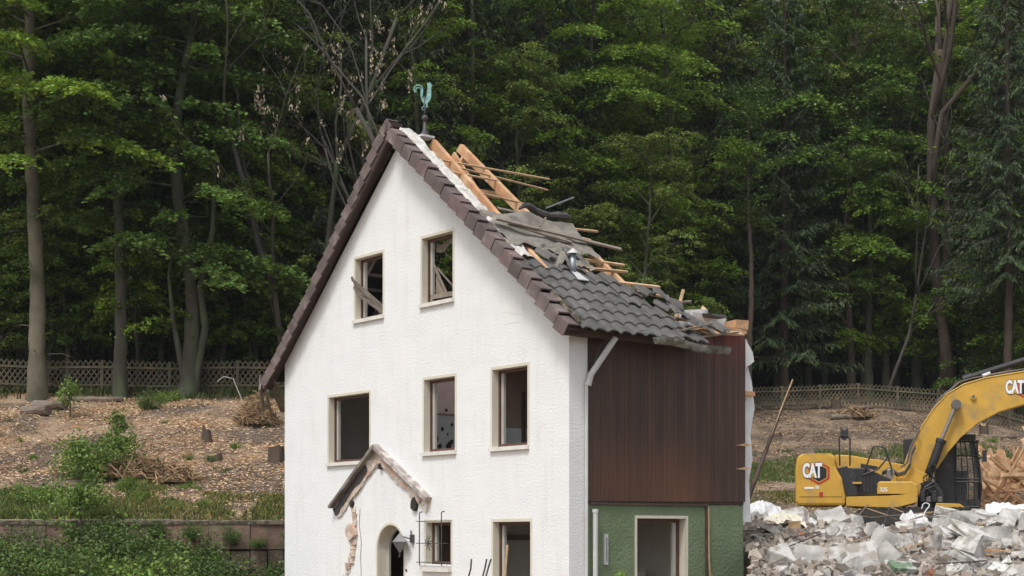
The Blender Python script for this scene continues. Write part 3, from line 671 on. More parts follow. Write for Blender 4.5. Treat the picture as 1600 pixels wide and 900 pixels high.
# ---------------------------------------------------------------- trees
M['bark'] = mat('grey_green_bark', (.050,.047,.034), .95, var=.35, vscale=2.5, col2=(.06,.075,.04), mixscale=1.2, bump=.6, bscale=9, bdist=.03, stretch=(1,1,.35))  # base colour darkened in place of canopy shade
M['bark_pale'] = mat('pale_smooth_bark', (.16,.14,.098), .9, var=.35, vscale=1.6, col2=(.075,.072,.045), mixscale=.9, bump=.4, bscale=8, bdist=.02, stretch=(1,1,.6))
M['bark_brown'] = mat('brown_bark', (.075,.055,.04), .95, var=.35, vscale=2.0, bump=.6, bscale=9, bdist=.03, stretch=(1,1,.4))
M['twig'] = mat('grey_twigs', (.068,.062,.050), .9, var=.3, vscale=3)
M['leaf'] = mat('broad_leaves', (.150,.245,.036), .55, tint=True, transl=.35, spec=.3, objrand=.18)
M['leaf_mid'] = mat('mid_green_leaves', (.112,.195,.036), .55, tint=True, transl=.3, spec=.3, objrand=.2)
M['leaf_dark'] = mat('dark_green_leaves', (.085,.155,.034), .55, tint=True, transl=.28, spec=.3, objrand=.2)  # a deeper green of the leaves themselves
M['leaf_olive'] = mat('olive_leaves', (.165,.235,.055), .6, tint=True, transl=.3, spec=.25, objrand=.15)
M['needle'] = mat('dark_needles', (.050,.076,.036), .6, tint=True, spec=.25, objrand=.2)
M['seed'] = mat('dry_seed_clusters', (.34,.28,.20), .9, tint=True)
def unit(a): return a/np.maximum(np.linalg.norm(a, axis=-1, keepdims=True), 1e-9)
def leaf_quads(c, d, L, W, tilt, rg, fold=0.0):
    """diamond leaves at c, pointing along d, roughly facing up"""
    n = len(c); up = np.tile(np.array([0,0,1.0]), (n,1)) + rg.normal(0, tilt, (n,3)); d = unit(d); s_ = unit(np.cross(d, up)); 
    L = L*rg.uniform(.7,1.3,(n,1)); W = W*rg.uniform(.7,1.3,(n,1))
    V = np.empty((n,4,3)); V[:,0] = c - d*L/2; V[:,1] = c + s_*W/2; V[:,2] = c + d*L/2; V[:,3] = c - s_*W/2
    return V
def hdir(a): return np.stack([np.cos(a), np.sin(a), np.zeros_like(a)], -1)

def trunk_mb(H, r0, lean, wob, rg, top=.9, n=9, flare=1.5):
    mb = MB(); k = 14; pts = []; rad = []
    ph = rg.uniform(0, 6.28, 4)
    for i in range(k+1):
        t = i/k; z = t*H*top - .5*(i == 0)
        pts.append((lean[0]*t*H + wob*math.sin(3*t*3+ph[0])*min(1,3*t), lean[1]*t*H + wob*math.sin(2.3*t*3+ph[1])*min(1,3*t), z))
        rad.append(r0*((1-t)**.75*.9+.06)*(flare if i == 0 else (1+.12*(i == 1))))
    pts2 = []; rad2 = []
    for i in range(k*4+1):
        f = i/4; j = min(int(f), k-1); a_ = Vector(pts[j]); b_ = Vector(pts[j+1]); u_ = f-j
        pts2.append(a_+(b_-a_)*u_ + Vector((rg.normal(0,.012), rg.normal(0,.012), 0))); rad2.append((rad[j]+(rad[j+1]-rad[j])*u_)*(1+rg.normal(0,.045)))
    mb.tube(pts2, rad2, n+3)
    for i in range(14):
        f = rg.uniform(.03,.6); z = f*H*top; j = min(int(f*k), k-1); c_ = Vector(pts[j])+(Vector(pts[j+1])-Vector(pts[j]))*(f*k-j); a_ = rg.uniform(0,6.28); L_ = rg.uniform(.15,.7)
        mb.tube([c_, c_+Vector((math.cos(a_)*(rad[j]+L_*.5), math.sin(a_)*(rad[j]+L_*.5), .1*L_)), c_+Vector((math.cos(a_)*(rad[j]+L_), math.sin(a_)*(rad[j]+L_), -.05*L_))], [.028,.018,.006], 4, caps=False)
    def at_(z):
        t = max(0, min(1, z/(H*top))); f = t*k; i = min(int(f), k-1); a = Vector(pts[i]); b = Vector(pts[i+1]); return a + (b-a)*(f-i)
    return mb, at_

def beech(seed, H=24, cb=6, spread=4.2, nb=80, r0=.22, leaf='leaf', bark='bark', lean=(0,0), wob=.25, name='beech_tree', dens=1.0, LS=.17, extra=None):
    rg = np.random.default_rng(seed); rt = thing(name, (0,0,0))
    mb, at_ = trunk_mb(H, r0, lean, wob, rg)
    C_, D_, T_ = [], [], []
    az = rg.uniform(0, 6.28)
    specs = []
    for i in range(nb):
        t = (i+.5)/nb; h = cb + (H-cb)*t**.92; az += 2.4 + rg.normal(0,.35)
        prof = (math.sin(math.pi*min(1,(t*.86+.14)))**.7)
        specs.append((h, az, spread*prof*rg.uniform(.45,1.25), rg.uniform(.05,1.0)*(.6+.9*t)))
    if extra: specs += extra
    for (h, a, ln, rise) in specs:
        if ln < .4: continue
        b0 = np.array(at_(h)); hd = np.array([math.cos(a), math.sin(a), 0])
        curve = rg.normal(0,.25)
        def P(s): 
            s = np.asarray(s)[..., None]; side = np.array([-hd[1], hd[0], 0])
            return b0 + hd*ln*s + side*ln*curve*s*s*.5 + np.array([0,0,1])*ln*(rise*s - (rise*.6+.28)*s*s)
        mb.tube([Vector(P(x)) for x in (0,.35,.7,1.0)], [max(.012, r0*.22*(1-h/H*.6)), .022, .014, .006], 4, caps=False)
        ntw = max(4, int(ln*5.5*dens)); ss = rg.uniform(.22, 1.0, ntw); sd_ = np.where(np.arange(ntw) % 2 == 0, 1, -1)
        tl = ln*.42*(1.15-ss*.75)*rg.uniform(.5,1.15,ntw) + .2; ta = a + curve*ss + sd_*rg.uniform(.55,1.15,ntw)
        ta[-1] = a + curve; 
        shade = rg.uniform(.75,1.25)
        for k in range(ntw):
            nl = int(tl[k]*22*dens)+4; q = rg.uniform(0.05,1,nl); td = hdir(np.array([ta[k]]))[0]
            p = P(ss[k]) + td*(tl[k]*q)[:,None]; side = np.array([-td[1], td[0], 0])
            off = rg.normal(0,.10,nl); p = p + side*off[:,None]; p[:,2] += -.40*tl[k]*q*q + rg.normal(0,.07,nl) + rg.normal(0,.08)
            C_.append(p); d = td + side*np.sign(off)[:,None]*.9 + rg.normal(0,.25,(nl,3)); d[:,2] -= .25; D_.append(d)
            tt = np.clip(rg.normal(1,.2,(nl,1))*shade, .45, 1.8); T_.append(np.concatenate([tt*rg.uniform(.85,1.25,(nl,1)), tt, tt*.9], 1))
    C_ = np.concatenate(C_); D_ = np.concatenate(D_); T_ = np.concatenate(T_)
    V = leaf_quads(C_, D_, LS*1.05, LS*.68, .7, rg)
    mb.build('trunk', M[bark], rt, smooth=True, fix=False)
    quads_obj('crown', V, M[leaf], rt, tint=T_)
    return rt

def broadleaf(seed, H=22, cb=4, spread=4.4, ncl=190, r0=.2, leaf='leaf', bark='bark', LS=.14, name='leafy_tree', nl=125, droop=.35, lobes=7):
    """irregular crown: big limbs ending in lobes, each lobe made of many small drooping leaf fans"""
    rg = np.random.default_rng(seed); rt = thing(name, (0,0,0)); mb, at_ = trunk_mb(H, r0, (rg.normal(0,.01), 0), .3, rg, top=.85)
    C_, D_, T_ = [], [], []; az = rg.uniform(0,6.28)
    lob = []
    for i in range(lobes*3):
        t = (i+.5)/(lobes*3); h = cb + (H-cb)*t; az += 2.4 + rg.normal(0,.5); R0 = spread*(math.sin(math.pi*min(1,t*.8+.18))**.6)*rg.uniform(.35,1.0)
        b0 = np.array(at_(h-.8*rg.uniform(.3,1.5))); c = np.array(at_(h)) + np.array([math.cos(az)*R0, math.sin(az)*R0, rg.uniform(-.2,.9)]); rr = rg.uniform(.9,1.7)*(1.15-.4*t)
        lob.append((c, rr)); mid_ = (b0+c)/2 + np.array([0,0,.25*R0]); mb.tube([Vector(b0), Vector(mid_), Vector(c)], [r0*.30, .035, .012], 5, caps=False)
        for k in range(4):
            e_ = c + rg.normal(0,1,3)*rr*np.array([.6,.6,.35]); mb.tube([Vector(mid_*.3+c*.7), Vector(e_)], [.018,.005], 3, caps=False)
    for k in range(ncl):
        c, rr = lob[k % len(lob)]; v = rg.normal(0,1,3); v /= np.linalg.norm(v); v[2] = v[2]*.62 + .08; cc = c + v*rr*rg.uniform(.55,1.08)
        fa = math.atan2(v[1], v[0]) + rg.normal(0,.5); fd = np.array([math.cos(fa), math.sin(fa), 0]); sd = np.array([-fd[1], fd[0], 0]); L = rg.uniform(.7,1.35)
        n = int(nl*rg.uniform(.6,1.3)); q = rg.uniform(-.3,1,n)**1.0; w = rg.normal(0,.30,n)*(1.15-np.abs(q))
        p = cc + fd*(q*L)[:,None] + sd*(w*L)[:,None]; p[:,2] += -droop*L*np.maximum(q,0)**2 - .5*np.abs(w)*L*.5 + rg.normal(0,.07,n)
        C_.append(p); d = fd + sd*np.sign(w)[:,None]*.8 + rg.normal(0,.45,(n,3)); d[:,2] -= .45; D_.append(d)
        sh = rg.uniform(.7,1.3); tt = np.clip(rg.normal(1,.22,(n,1))*sh,.4,1.9); T_.append(np.concatenate([tt*rg.uniform(.8,1.3,(n,1)), tt, tt*.9],1))
    C_ = np.concatenate(C_); D_ = np.concatenate(D_); T_ = np.concatenate(T_)
    mb.build('trunk', M[bark], rt, smooth=True, fix=False); quads_obj('crown', leaf_quads(C_, D_, LS, LS*.66, .65, rg), M[leaf], rt, tint=T_)
    return rt

def spruce(seed, H=25, cb=2.5, spread=3.4, nb=170, r0=.24, name='spruce_tree', dens=1.0):
    rg = np.random.default_rng(seed); rt = thing(name, (0,0,0))
    mb, at_ = trunk_mb(H, r0, (0,0), .05, rg, top=1.0)
    C_, D_, T_ = [], [], []; az = 0
    for i in range(nb):
        t = (i+.5)/nb; h = cb + (H-cb)*t; az += 2.4 + rg.normal(0,.2); ln = (spread*(1-t)**.8 + .25)*rg.uniform(.7,1.15)
        b0 = np.array(at_(h)); hd = np.array([math.cos(az), math.sin(az), 0]); dr = .55*(1-t)+.1
        def P(s): s = np.asarray(s)[...,None]; return b0 + hd*ln*s + np.array([0,0,1])*ln*(-dr*s + .42*s*s)
        if ln > 1: mb.tube([Vector(P(x)) for x in (0,.5,1)], [.03,.018,.006], 3, caps=False)
        ntw = int(ln*11*dens)+4; ss = rg.uniform(.12,1,ntw); sd_ = np.where(np.arange(ntw)%2==0,1,-1)
        sh = rg.uniform(.75,1.3)
        for k in range(ntw):
            tl = (.28*ln*(1.2-ss[k])+.22)*rg.uniform(.6,1.2); ta = az + sd_[k]*rg.uniform(.5,1.0); td = hdir(np.array([ta]))[0]
            nl = int(tl*13)+3; q = rg.uniform(0,1,nl); p = P(ss[k]) + td*(tl*q)[:,None]; p[:,2] -= .55*tl*q*q + rg.uniform(0,.10,nl)
            C_.append(p); d = td*.8 + rg.normal(0,.3,(nl,3)); d[:,2] -= rg.uniform(.2,1.3,nl); D_.append(d)
            tt = np.clip(rg.normal(1,.2,(nl,1))*sh,.4,2); tip = (q > .8)[:,None]*.35; T_.append(np.concatenate([tt*(1+tip), tt*(1+tip), tt],1))
    C_ = np.concatenate(C_); D_ = np.concatenate(D_); T_ = np.concatenate(T_)
    V = leaf_quads(C_, D_, .26, .055, .8, rg)
    mb.build('trunk', M['bark_brown'], rt, smooth=True, fix=False); quads_obj('crown', V, M['needle'], rt, tint=T_)
    return rt

def bare_tree(seed, H=16, r0=.25, lean=(.05,0), leaves=200, seeds=260, name='chestnut_tree', forkh=.35, spread=.45, leafcol='leaf_olive', bark='bark', depth=4):
    rg = np.random.default_rng(seed); rt = thing(name, (0,0,0)); mb = MB(); tips = []
    def grow(p, d, ln, r, lv):
        k = 5; pts = [Vector(p)]; rad = [r]; dd = Vector(d)
        for i in range(k):
            dd = (dd + Vector(rg.normal(0,.14,3)) + Vector((0,0,.05 if lv < 3 else .10))).normalized(); pts.append(pts[-1] + dd*ln/k); rad.append(r*(1-(i+1)/k*.45))
        mb.tube(pts, rad, 7 if lv < 2 else 4, caps=lv < 2)
        if lv >= depth: tips.append(pts[-1]); tips.append(pts[-2]); tips.append(pts[-3]); return
        nch = 3 if lv else 5
        for j in range(nch):
            f = rg.uniform(.35,1.0) if j else 1.0; q = pts[min(k, int(f*k))]
            ax = Vector(rg.normal(0,1,3)); ax = (ax - dd*ax.dot(dd)).normalized(); ang = rg.uniform(.3,.85)*(spread*2 if lv else spread*1.5)
            nd = (dd*math.cos(ang) + ax*math.sin(ang)).normalized()
            grow(q, nd, ln*rg.uniform(.5,.72), rad[min(k,int(f*k))]*rg.uniform(.5,.72), lv+1)
    base = Vector((0,0,-.3)); d0 = Vector((lean[0], lean[1], 1)).normalized()
    grow(base, d0, H*forkh*1.5, r0, 0)
    mb.build('trunk', M[bark], rt, smooth=True, fix=False)
    tips = np.array([tuple(t) for t in tips])
    def cloud(n, sd, L, W, til, down):
        i = rg.integers(0, len(tips), n); c = tips[i] + rg.normal(0, sd, (n,3)); d = rg.normal(0,1,(n,3)); d[:,2] -= down
        return leaf_quads(c, d, L, W, til, rg)
    if seeds:
        n = seeds*6; i = rg.integers(0, len(tips), seeds); cen = tips[i] + rg.normal(0,.12,(seeds,3)); c = np.repeat(cen, 6, 0) + rg.normal(0,.045,(n,3))*np.array([1,1,1.8])
        d = rg.normal(0,.4,(n,3)); d[:,2] -= 1; V = leaf_quads(c, d, .13, .06, 1.0, rg); tt = rg.uniform(.6,1.5,(n,1)); quads_obj('seed_clusters', V, M['seed'], rt, tint=np.concatenate([tt,tt,tt],1))['kind'] = 'stuff'
    if leaves:
        V = cloud(leaves*12, .30, .17, .11, .5, .3); tt = rg.uniform(.6,1.5,(leaves*12,1)); quads_obj('leaves', V, M[leafcol], rt, tint=np.concatenate([tt,tt,tt],1))
    return rt

def place(rt, px, Y, rz=0.0, sc=1.0, sink=.15, zs=None):
    x = (px-800)/FPX*Y; rt.location = (x, Y, ground(x, Y)-sink); rt.rotation_euler = (0,0,rz); rt.scale = (sc, sc, zs or sc); return rt

beeches = [beech(101, 24, 4.5, 4.6, 96, LS=.15), broadleaf(142, 22, 2.5, 4.3, 200, leaf='leaf_dark'), broadleaf(143, 25, 4.0, 4.6, 220), broadleaf(144, 20, 1.8, 4.2, 200, leaf='leaf_olive'), broadleaf(145, 24, 3.5, 4.4, 210, leaf='leaf_mid', bark='bark_brown')]
mid = [broadleaf(151, 15, 1.6, 4.4, 170, r0=.12, name='young_tree', droop=.5), broadleaf(152, 17, 2.0, 4.2, 180, r0=.13, leaf='leaf_olive', name='young_tree', droop=.45), beech(133, 14, 2.2, 4.2, 76, r0=.12, LS=.15, leaf='leaf_mid', name='young_beech')]
under = [beech(121, 10, .8, 3.4, 50, r0=.09, LS=.15, name='beech_sapling'), broadleaf(122, 8, .8, 2.8, 110, r0=.08, leaf='leaf_dark', name='leafy_sapling', lobes=5)]
spruces = [spruce(201, 25, 2.5, 3.6), spruce(202, 22, 4.5, 3.2, 150), spruce(203, 27, 7.5, 3.8, 180)]
used = set()
def tree(src, px, Y, label, group=None, rz=0, sc=1.0, sink=.15, cat='tree'):
    if id(src) in used: r = dup(src, label)
    else: used.add(id(src)); r = src; r['label'] = label
    if group: r['label'] = label + (', left of the house' if px < 430 else ', right of the house' if px > 1165 else ', above the house roof')
    r['category'] = cat
    if group: r['group'] = group
    elif 'group' in r: del r['group']
    return place(r, px, Y, rz, sc, sink)
B, S = beeches, spruces

# front row on the left, by the fence
tA = beech(111, 27, 9.0, 5.0, 80, r0=.30, leaf='leaf', bark='bark_pale', wob=.12, lean=(-.012,0), extra=[(8.6,-.5,5.2,.30),(9.6,.1,5.6,.3),(9.0,-2.4,4.5,.3),(10.2,-.9,5,.3),(8.0,-1.5,3.5,.2)])
tag(tA, 'tall pale straight trunk in front of the lattice fence at the far left', 'tree'); place(tA, 58, 53.4)
tB = beech(112, 21, 5.6, 3.6, 56, r0=.23, leaf='leaf_dark', bark='bark', wob=.1, dens=.9, extra=[(5.2,-.3,3.4,.25),(5.6,-1.0,3.0,.1)])
tag(tB, 'straight grey tree at the fence between the pale trunk and the forked twisted tree', 'tree'); place(tB, 187, 53.6)
tC = beech(113, 20, 6.0, 4.2, 64, r0=.30, leaf='leaf_dark', bark='bark', wob=.35, extra=[(5.0,-.2,3.6,.30),(4.2,-.9,3.2,.35),(5.6,-2.4,3.2,.2),(4.6,.35,4.4,.15),(5.2,.1,4.6,.0)])
m2 = MB(); m2.tube([(.25,0,-.3),(.35,.05,1.2),(.62,.1,2.6),(.45,0,4.0),(.9,0,6.0),(1.0,0,9.0)], [.22,.15,.13,.11,.09,.04], 8); m2.tube([(-.2,-.1,-.3),(-.1,-.1,1.0),(-.45,-.1,2.8),(-.6,-.15,4.4),(-.5,-.1,5.4)], [.16,.12,.09,.06,.02], 7)
m2.build('stem', M['bark'], tC, smooth=True, fix=False)
tag(tC, 'forked tree with twisted stems growing from one base at the fence', 'tree'); place(tC, 292, 54.0)

D1 = 'leafy tree crowded among others on the wooded slope'; G1 = 'leafy trees of the wood behind the fence'
D2 = 'dark spruce among the leafy trees of the slope'; G2 = 'dark spruces of the wood behind the fence'
random.seed(31)
# spruces behind the house gable and to the right of the roof
tree(S[0], 500, 60, 'dark spruce behind the left roof edge, with drooping grey green branches', rz=.3, sc=1.0)
tree(S[2], 600, 64, 'dark spruce directly behind the roof peak and the weathercock', rz=2.1, sc=1.0, cat='tree')
tree(S[1], 705, 67, 'dark spruce behind the bare rafters', rz=1.1, sc=1.12)
tree(S[0], 845, 71, 'dark spruce with pale tipped branches right of the bare rafters', rz=4.0, sc=1.1)
tree(S[0], 1225, 77.5, 'dark spruce with sweeping branches above the fence, right of the house', rz=5.2, sc=.95)
tree(S[1], 1120, 78, 'dark spruce behind the torn right end of the house', rz=.2, sc=1.0)
tree(S[2], 1575, 72, 'dark spruce at the right edge behind the excavator boom', rz=.7, sc=.9)
# leafy trees of the front rows
front = [(B[1],-60,58,0,1.0),(B[0],110,59,1.2,1.0),(B[1],235,60.5,2.2,1.05),(B[2],345,58.5,.4,.95),(B[4],420,61,3.3,1.0),
         (B[0],930,72,.8,1.1),(B[2],1040,74,2.4,1.1),(B[3],1010,67,4.4,.72),(B[3],1130,83,.3,1.15),(B[4],1330,79,1.4,1.0),(B[3],1290,84,5.0,1.2),(B[3],1400,81,2.0,1.05),(B[0],1545,80,3.4,1.1),(B[1],1640,77,1.0,1.1),(B[2],780,76,5.5,1.05)]
FL = ['leafy tree cut by the left picture edge behind the fence','leafy tree right behind the tall pale trunk at the left','bushy dark leaved tree above the fence near the forked tree','leafy tree behind the forked twisted tree','dark leaved tree left of the roof edge behind the fence',
 'leafy tree rising behind the upper grey roof tiles','tall leafy tree behind the torn right end of the roof','lower olive green tree with layered sprays behind the torn end of the roof','tall olive tree above the right end of the boarded wall','leafy tree between the sweeping spruce and the brown trunk','tall olive tree behind the sweeping spruce','olive leafy tree just left of the tall brown trunk','leafy tree right of the tall brown trunk','leafy tree cut by the right picture edge','leafy tree behind the two bare rafters']
for (src, px, Y, rz, sc), fl in zip(front, FL): tree(src, px, Y, fl, None, rz, sc)
for (Y0, step, kinds, scl) in ((64, 4.6, 'bbb', .85), (70, 4.6, 'bbsb', 1.0), (78, 4.8, 'bsbb', 1.08), (87, 5.0, 'bbbs', 1.15), (98, 5.8, 'bbsb', 1.15), (112, 6.5, 'bbb', 1.25), (130, 7.5, 'bb', 1.3)):
    X = -Y0*.345; i = 0
    while X < Y0*.355:
        x = X + random.uniform(-1.4,1.4); y = Y0 + random.uniform(-3,3); px = x/y*FPX+800
        if y > fence_y(x)+3.5 and not (x > 5 and y < 79.5):
            kd = kinds[i % len(kinds)]
            if kd == 'b': tree(B[random.randrange(5)], px, y, D1, G1, random.uniform(0,6.3), scl*random.uniform(.85,1.1))
            else: tree(S[random.randrange(3)], px, y, D2, G2, random.uniform(0,6.3), scl*random.uniform(.85,1.1))
        X += step; i += 1

U1 = 'low bushy young tree of the undergrowth behind the fence'; UG = 'young trees of the undergrowth behind the fence'
for (px, Y, k, sc) in [(-20,59,0,1.1),(60,61,1,1.2),(135,58,1,.8),(215,63,0,1.1),(330,59,1,1.0),(390,57.5,0,.95),(455,62,1,1.2),(20,66,1,1.3),(150,67,0,1.3),(280,66,1,1.4),(400,68,0,1.4),
      (1500,79,0,1.15),(1570,77,1,1.1),(1620,75,0,1.0),(1450,84,1,1.3),(1060,77,0,1.2),(980,75,1,1.1),(1300,88,1,1.2),(1200,90,1,1.3),(1390,90,1,1.3)]:
    tree(under[k], px, Y, U1, UG, random.uniform(0,6.3), sc)

Y1 = 'half grown leafy tree near the edge of the wood'; YG = 'half grown leafy trees of the front rows of the wood'
for (px, Y, k, sc) in [(75,56.6,2,.8),(130,60,1,.95),(275,59,0,.9),(300,64,0,1.2),(445,63,1,1.2),(1350,79.5,0,.9),(1250,82,0,1.1),(1010,79,1,1.2),(215,56.4,0,.85),(345,56.3,2,.85),(400,58,1,.9),(-10,56.5,1,.85),(-40,57.5,0,1.0),(120,57.3,0,1.02),(250,57.5,2,1.0),(20,62,1,1.25),(165,62.5,0,1.25),(330,61.5,1,1.2),(420,65,2,1.3),(90,68,0,1.5),(240,69,1,1.5),(370,71,0,1.5),
      (860,78,0,1.35),(960,80,1,1.4),(1070,81,0,1.4),(1180,86,0,1.55),(1290,81,2,1.35),(1390,86,1,1.6),(1440,80.5,0,1.15),(1530,83,1,1.4),(1600,79,0,1.2),(1110,88,1,1.7),(780,84,2,1.6),(690,80,0,1.6)]:
    r = tree(mid[k], px, Y, Y1, YG, random.uniform(0,6.3), sc)

# trees with bare twigs and pale seed clusters
t = bare_tree(301, 17, .15, (.06,.0), leaves=0, seeds=420, forkh=.42, spread=.40, depth=4, bark='twig'); tag(t, 'half bare tree with pale seed clusters right behind the weathercock', 'tree'); place(t, 600, 57.5)
t.location.z += .0
t = bare_tree(302, 19, .12, (.0,.0), leaves=150, seeds=150, forkh=.50, spread=.42, depth=4); tag(t, 'forking tree with sparse yellow green leaves and pale clusters left of the roof peak', 'tree'); place(t, 520, 57)
t = bare_tree(303, 13, .13, (-.05,.0), leaves=0, seeds=26, forkh=.5, spread=.5, depth=3, bark='twig', name='dead_tree'); tag(t, 'leafless grey snag with crooked twigs left of the roof edge', 'dead tree'); place(t, 455, 55.6)
t = bare_tree(304, 23, .32, (-.01,.0), leaves=20, seeds=420, forkh=.52, spread=.33, bark='bark_brown', depth=4); tag(t, 'tall brown trunk with a crown of dry pale clusters at the upper right', 'tree'); place(t, 1492, 77.5)
mm = MB(); mm.tube([(-.55,0,-.3),(-.5,.1,5),(-.42,0,11),(-.5,0,17),(-.2,0,22)], [.27,.22,.18,.13,.05], 9); mm.build('stem', M['bark_brown'], t, smooth=True, fix=False)
t = bare_tree(305, 12, .10, (.12,.0), leaves=0, seeds=0, forkh=.55, spread=.75, depth=4, bark='twig', name='dead_tree'); tag(t, 'leafless crooked sapling in front of the dark wood, left of the tall brown trunk', 'dead tree'); place(t, 1378, 76.5)

# slim trunks standing in the gloom behind the right fence
def pole(px, Y, r, H, lean, label, bark='bark'):
    rg = np.random.default_rng(int(px)); mb, at_ = trunk_mb(H, r, lean, .1, rg)
    rt = thing('tree', (0,0,0), 0, label, 'tree'); mb.build('trunk', M[bark], rt, smooth=True, fix=False)
    C_ = []; D_ = []
    for i in range(40):
        h = H*(.55+.45*i/40); a = i*2.4; hd = hdir(np.array([a]))[0]; ln = rg.uniform(.8,2.6); q = rg.uniform(0,1,60)
        p = np.array(at_(h)) + hd*(ln*q)[:,None] + rg.normal(0,.22,(60,3))*np.array([1,1,.4]); C_.append(p); D_.append(hd + rg.normal(0,.5,(60,3)))
    C_ = np.concatenate(C_); D_ = np.concatenate(D_); tt = rg.uniform(.6,1.4,(len(C_),1)); quads_obj('crown', leaf_quads(C_, D_, .17,.11,.5,rg), M['leaf_dark'], rt, tint=np.concatenate([tt]*3,1))
    place(rt, px, Y); return rt
pole(1171, 73.2, .17, 17, (.0,0), 'slim trunk close beside the torn right edge of the house', 'bark_brown')
pole(1218, 77.8, .30, 20, (.03,0), 'thick leaning trunk behind the fence just right of the house', 'bark')
pole(1262, 79.5, .16, 18, (.01,0), 'slim dark trunk behind the fence, second right of the thick leaning one', 'bark')
pole(1358, 78.5, .22, 19, (.0,0), 'straight dark trunk behind the middle of the right fence', 'bark')
pole(1384, 80.5, .20, 19, (.0,0), 'pale grey trunk behind the dead crooked sapling', 'bark_pale')
pole(1432, 79.5, .26, 21, (.01,0), 'dark trunk behind the last post of the right fence', 'bark')
pole(110, 57.0, .10, 13, (-.08,0), 'thin leaning stem behind the fence right of the pale trunk', 'bark_pale')
pole(735, 66.0, .16, 26, (.0,0), 'thin straight grey trunk rising behind the bare rafters', 'bark_pale')
pole(925, 70.5, .20, 16, (.0,0), 'dark trunk behind the grey roof tiles', 'bark')

# ---------------------------------------------------------------- fences
M['fence'] = mat('weathered_fence_wood', (.13,.102,.066), .9, var=.35, vscale=4, col2=(.085,.082,.05), mixscale=2, objrand=.15)
M['fence2'] = mat('weathered_fence_wood_right', (.13,.105,.066), .9, var=.35, vscale=4, col2=(.07,.075,.045), mixscale=2, objrand=.15)
def fence(pts, label, H=1.15, m='fence', lattice=True, droop=None):
    rt = thing('lattice_fence', (*pts[0], ground(*pts[0])), 0, label, 'fence'); O = Vector(rt.location)
    for i, ((x0,y0),(x1,y1)) in enumerate(zip(pts, pts[1:])):
        a = Vector((x0,y0,ground(x0,y0)))-O; b = Vector((x1,y1,ground(x1,y1)))-O; hd = Vector((b.x-a.x,b.y-a.y,0)); ln = hd.length; hd.normalize(); nrm = Vector((hd.y,-hd.x,0))
        if droop and i in droop: a.z -= droop[i][0]; b.z -= droop[i][1]
        q = MB(); q.bar(a+Vector((0,0,-.3)), a+Vector((random.uniform(-.03,.03),0,H+.02)), .11, .11); q.build('post', M[m], rt)
        s = MB(); up = Vector((0,0,1)); dz = (b.z-a.z)/ln
        P = lambda t, h, d=0: a + hd*t + up*(dz*t + h) + nrm*d
        for h in (.30, .92): s.bar(P(0,h,.05), P(ln,h,.05), .03, .07, up=(0,0,1))
        st = .19; t = -H*.75
        while t < ln:
            for sg, d in ((1,.012),(-1,-.012)) if lattice else ((1,.012),(1,-.012)):
                t0, h0, t1, h1 = (t, .08, t+.78, H+.02) if sg > 0 else (t+.78, .08, t, H+.02)
                if not lattice and d < 0: continue
                # clip in length
                def cl(ta, ha, tb, hb):
                    if ta > tb: ta, ha, tb, hb = tb, hb, ta, ha
                    if tb < .05 or ta > ln-.05: return None
                    if ta < 0: ha = ha + (hb-ha)*(0-ta)/(tb-ta); ta = 0
                    if tb > ln: hb = ha + (hb-ha)*(ln-ta)/(tb-ta); tb = ln
                    return ta, ha, tb, hb
                c = cl(t0,h0,t1,h1)
                if c: s.bar(P(c[0],c[1],d), P(c[2],c[3],d), .018, .042, up=(0,0,1))
            if not lattice:
                pass
            t += st
        s.build('lattice_panel', M[m], rt)
    x, y = pts[-1]; a = Vector((x,y,ground(x,y)))-O
    if droop: a.z -= list(droop.values())[-1][1]
    q = MB(); q.bar(a+Vector((0,0,-.3)), a+Vector((0,0,H+.02)), .11, .11); q.build('post', M[m], rt)
    return rt
random.seed(41)
fence([(x, fence_y(x)) for x in np.arange(-21.4,-5.2,2.35)], 'weathered lattice fence along the wood on the left, behind the wood chips')
fence([(x, fence_y(x)) for x in np.arange(9.2, 20.6, 1.88)], 'weathered lattice fence along the wood between house and excavator', H=1.15, m='fence2')
fence([(20.6,75.0),(21.6,72.8),(22.6,70.6),(23.8,68.2),(25.0,66.5)], 'sagging lattice fence section under the excavator boom', H=1.15, m='fence2', droop={0:(0,.25),1:(.25,.4),2:(.4,.45),3:(.45,.5)})
q = MB(); q.bar((0,0,-.1),(1.0,-.2,1.6),.10,.10); o = q.build('leaning_post', M['fence2']); x=20.2; o.location=(x,74.3,ground(x,74.3)); tag(o,'weathered post leaning against the end of the right fence','post')
for i,(x0,x1,h) in enumerate(((10.0,12.2,1.2),(10.2,12.6,-.0))):
    q = MB(); a=Vector((x0,73.4,ground(x0,73.4)+(1.15 if i==0 else .6))); b=Vector((x1,72.9,ground(x1,72.9)+.05)); q.bar((0,0,0),b-a,.07,.07); o=q.build('fence_rail',M['fence2']); o.location=a
    tag(o, ('steeper','flatter')[i]+' loose rail leaning at the left end of the right fence','rail')

# ---------------------------------------------------------------- helpers for standing things on the slope
def hit(px, py):
    """where the line of sight through a photo point meets the ground"""
    a = (px-800)/FPX; b = (HY-py)/FPX; t = 26.0
    while t < 120:
        if ZC + b*t <= ground(a*t, t): return Vector((a*t, t, ground(a*t, t)))
        t += .05
    return Vector((a*60, 60, ground(a*60, 60)))
def wpt(px, py, Y): return Vector(((px-800)/FPX*Y, Y, ZC+(HY-py)/FPX*Y))

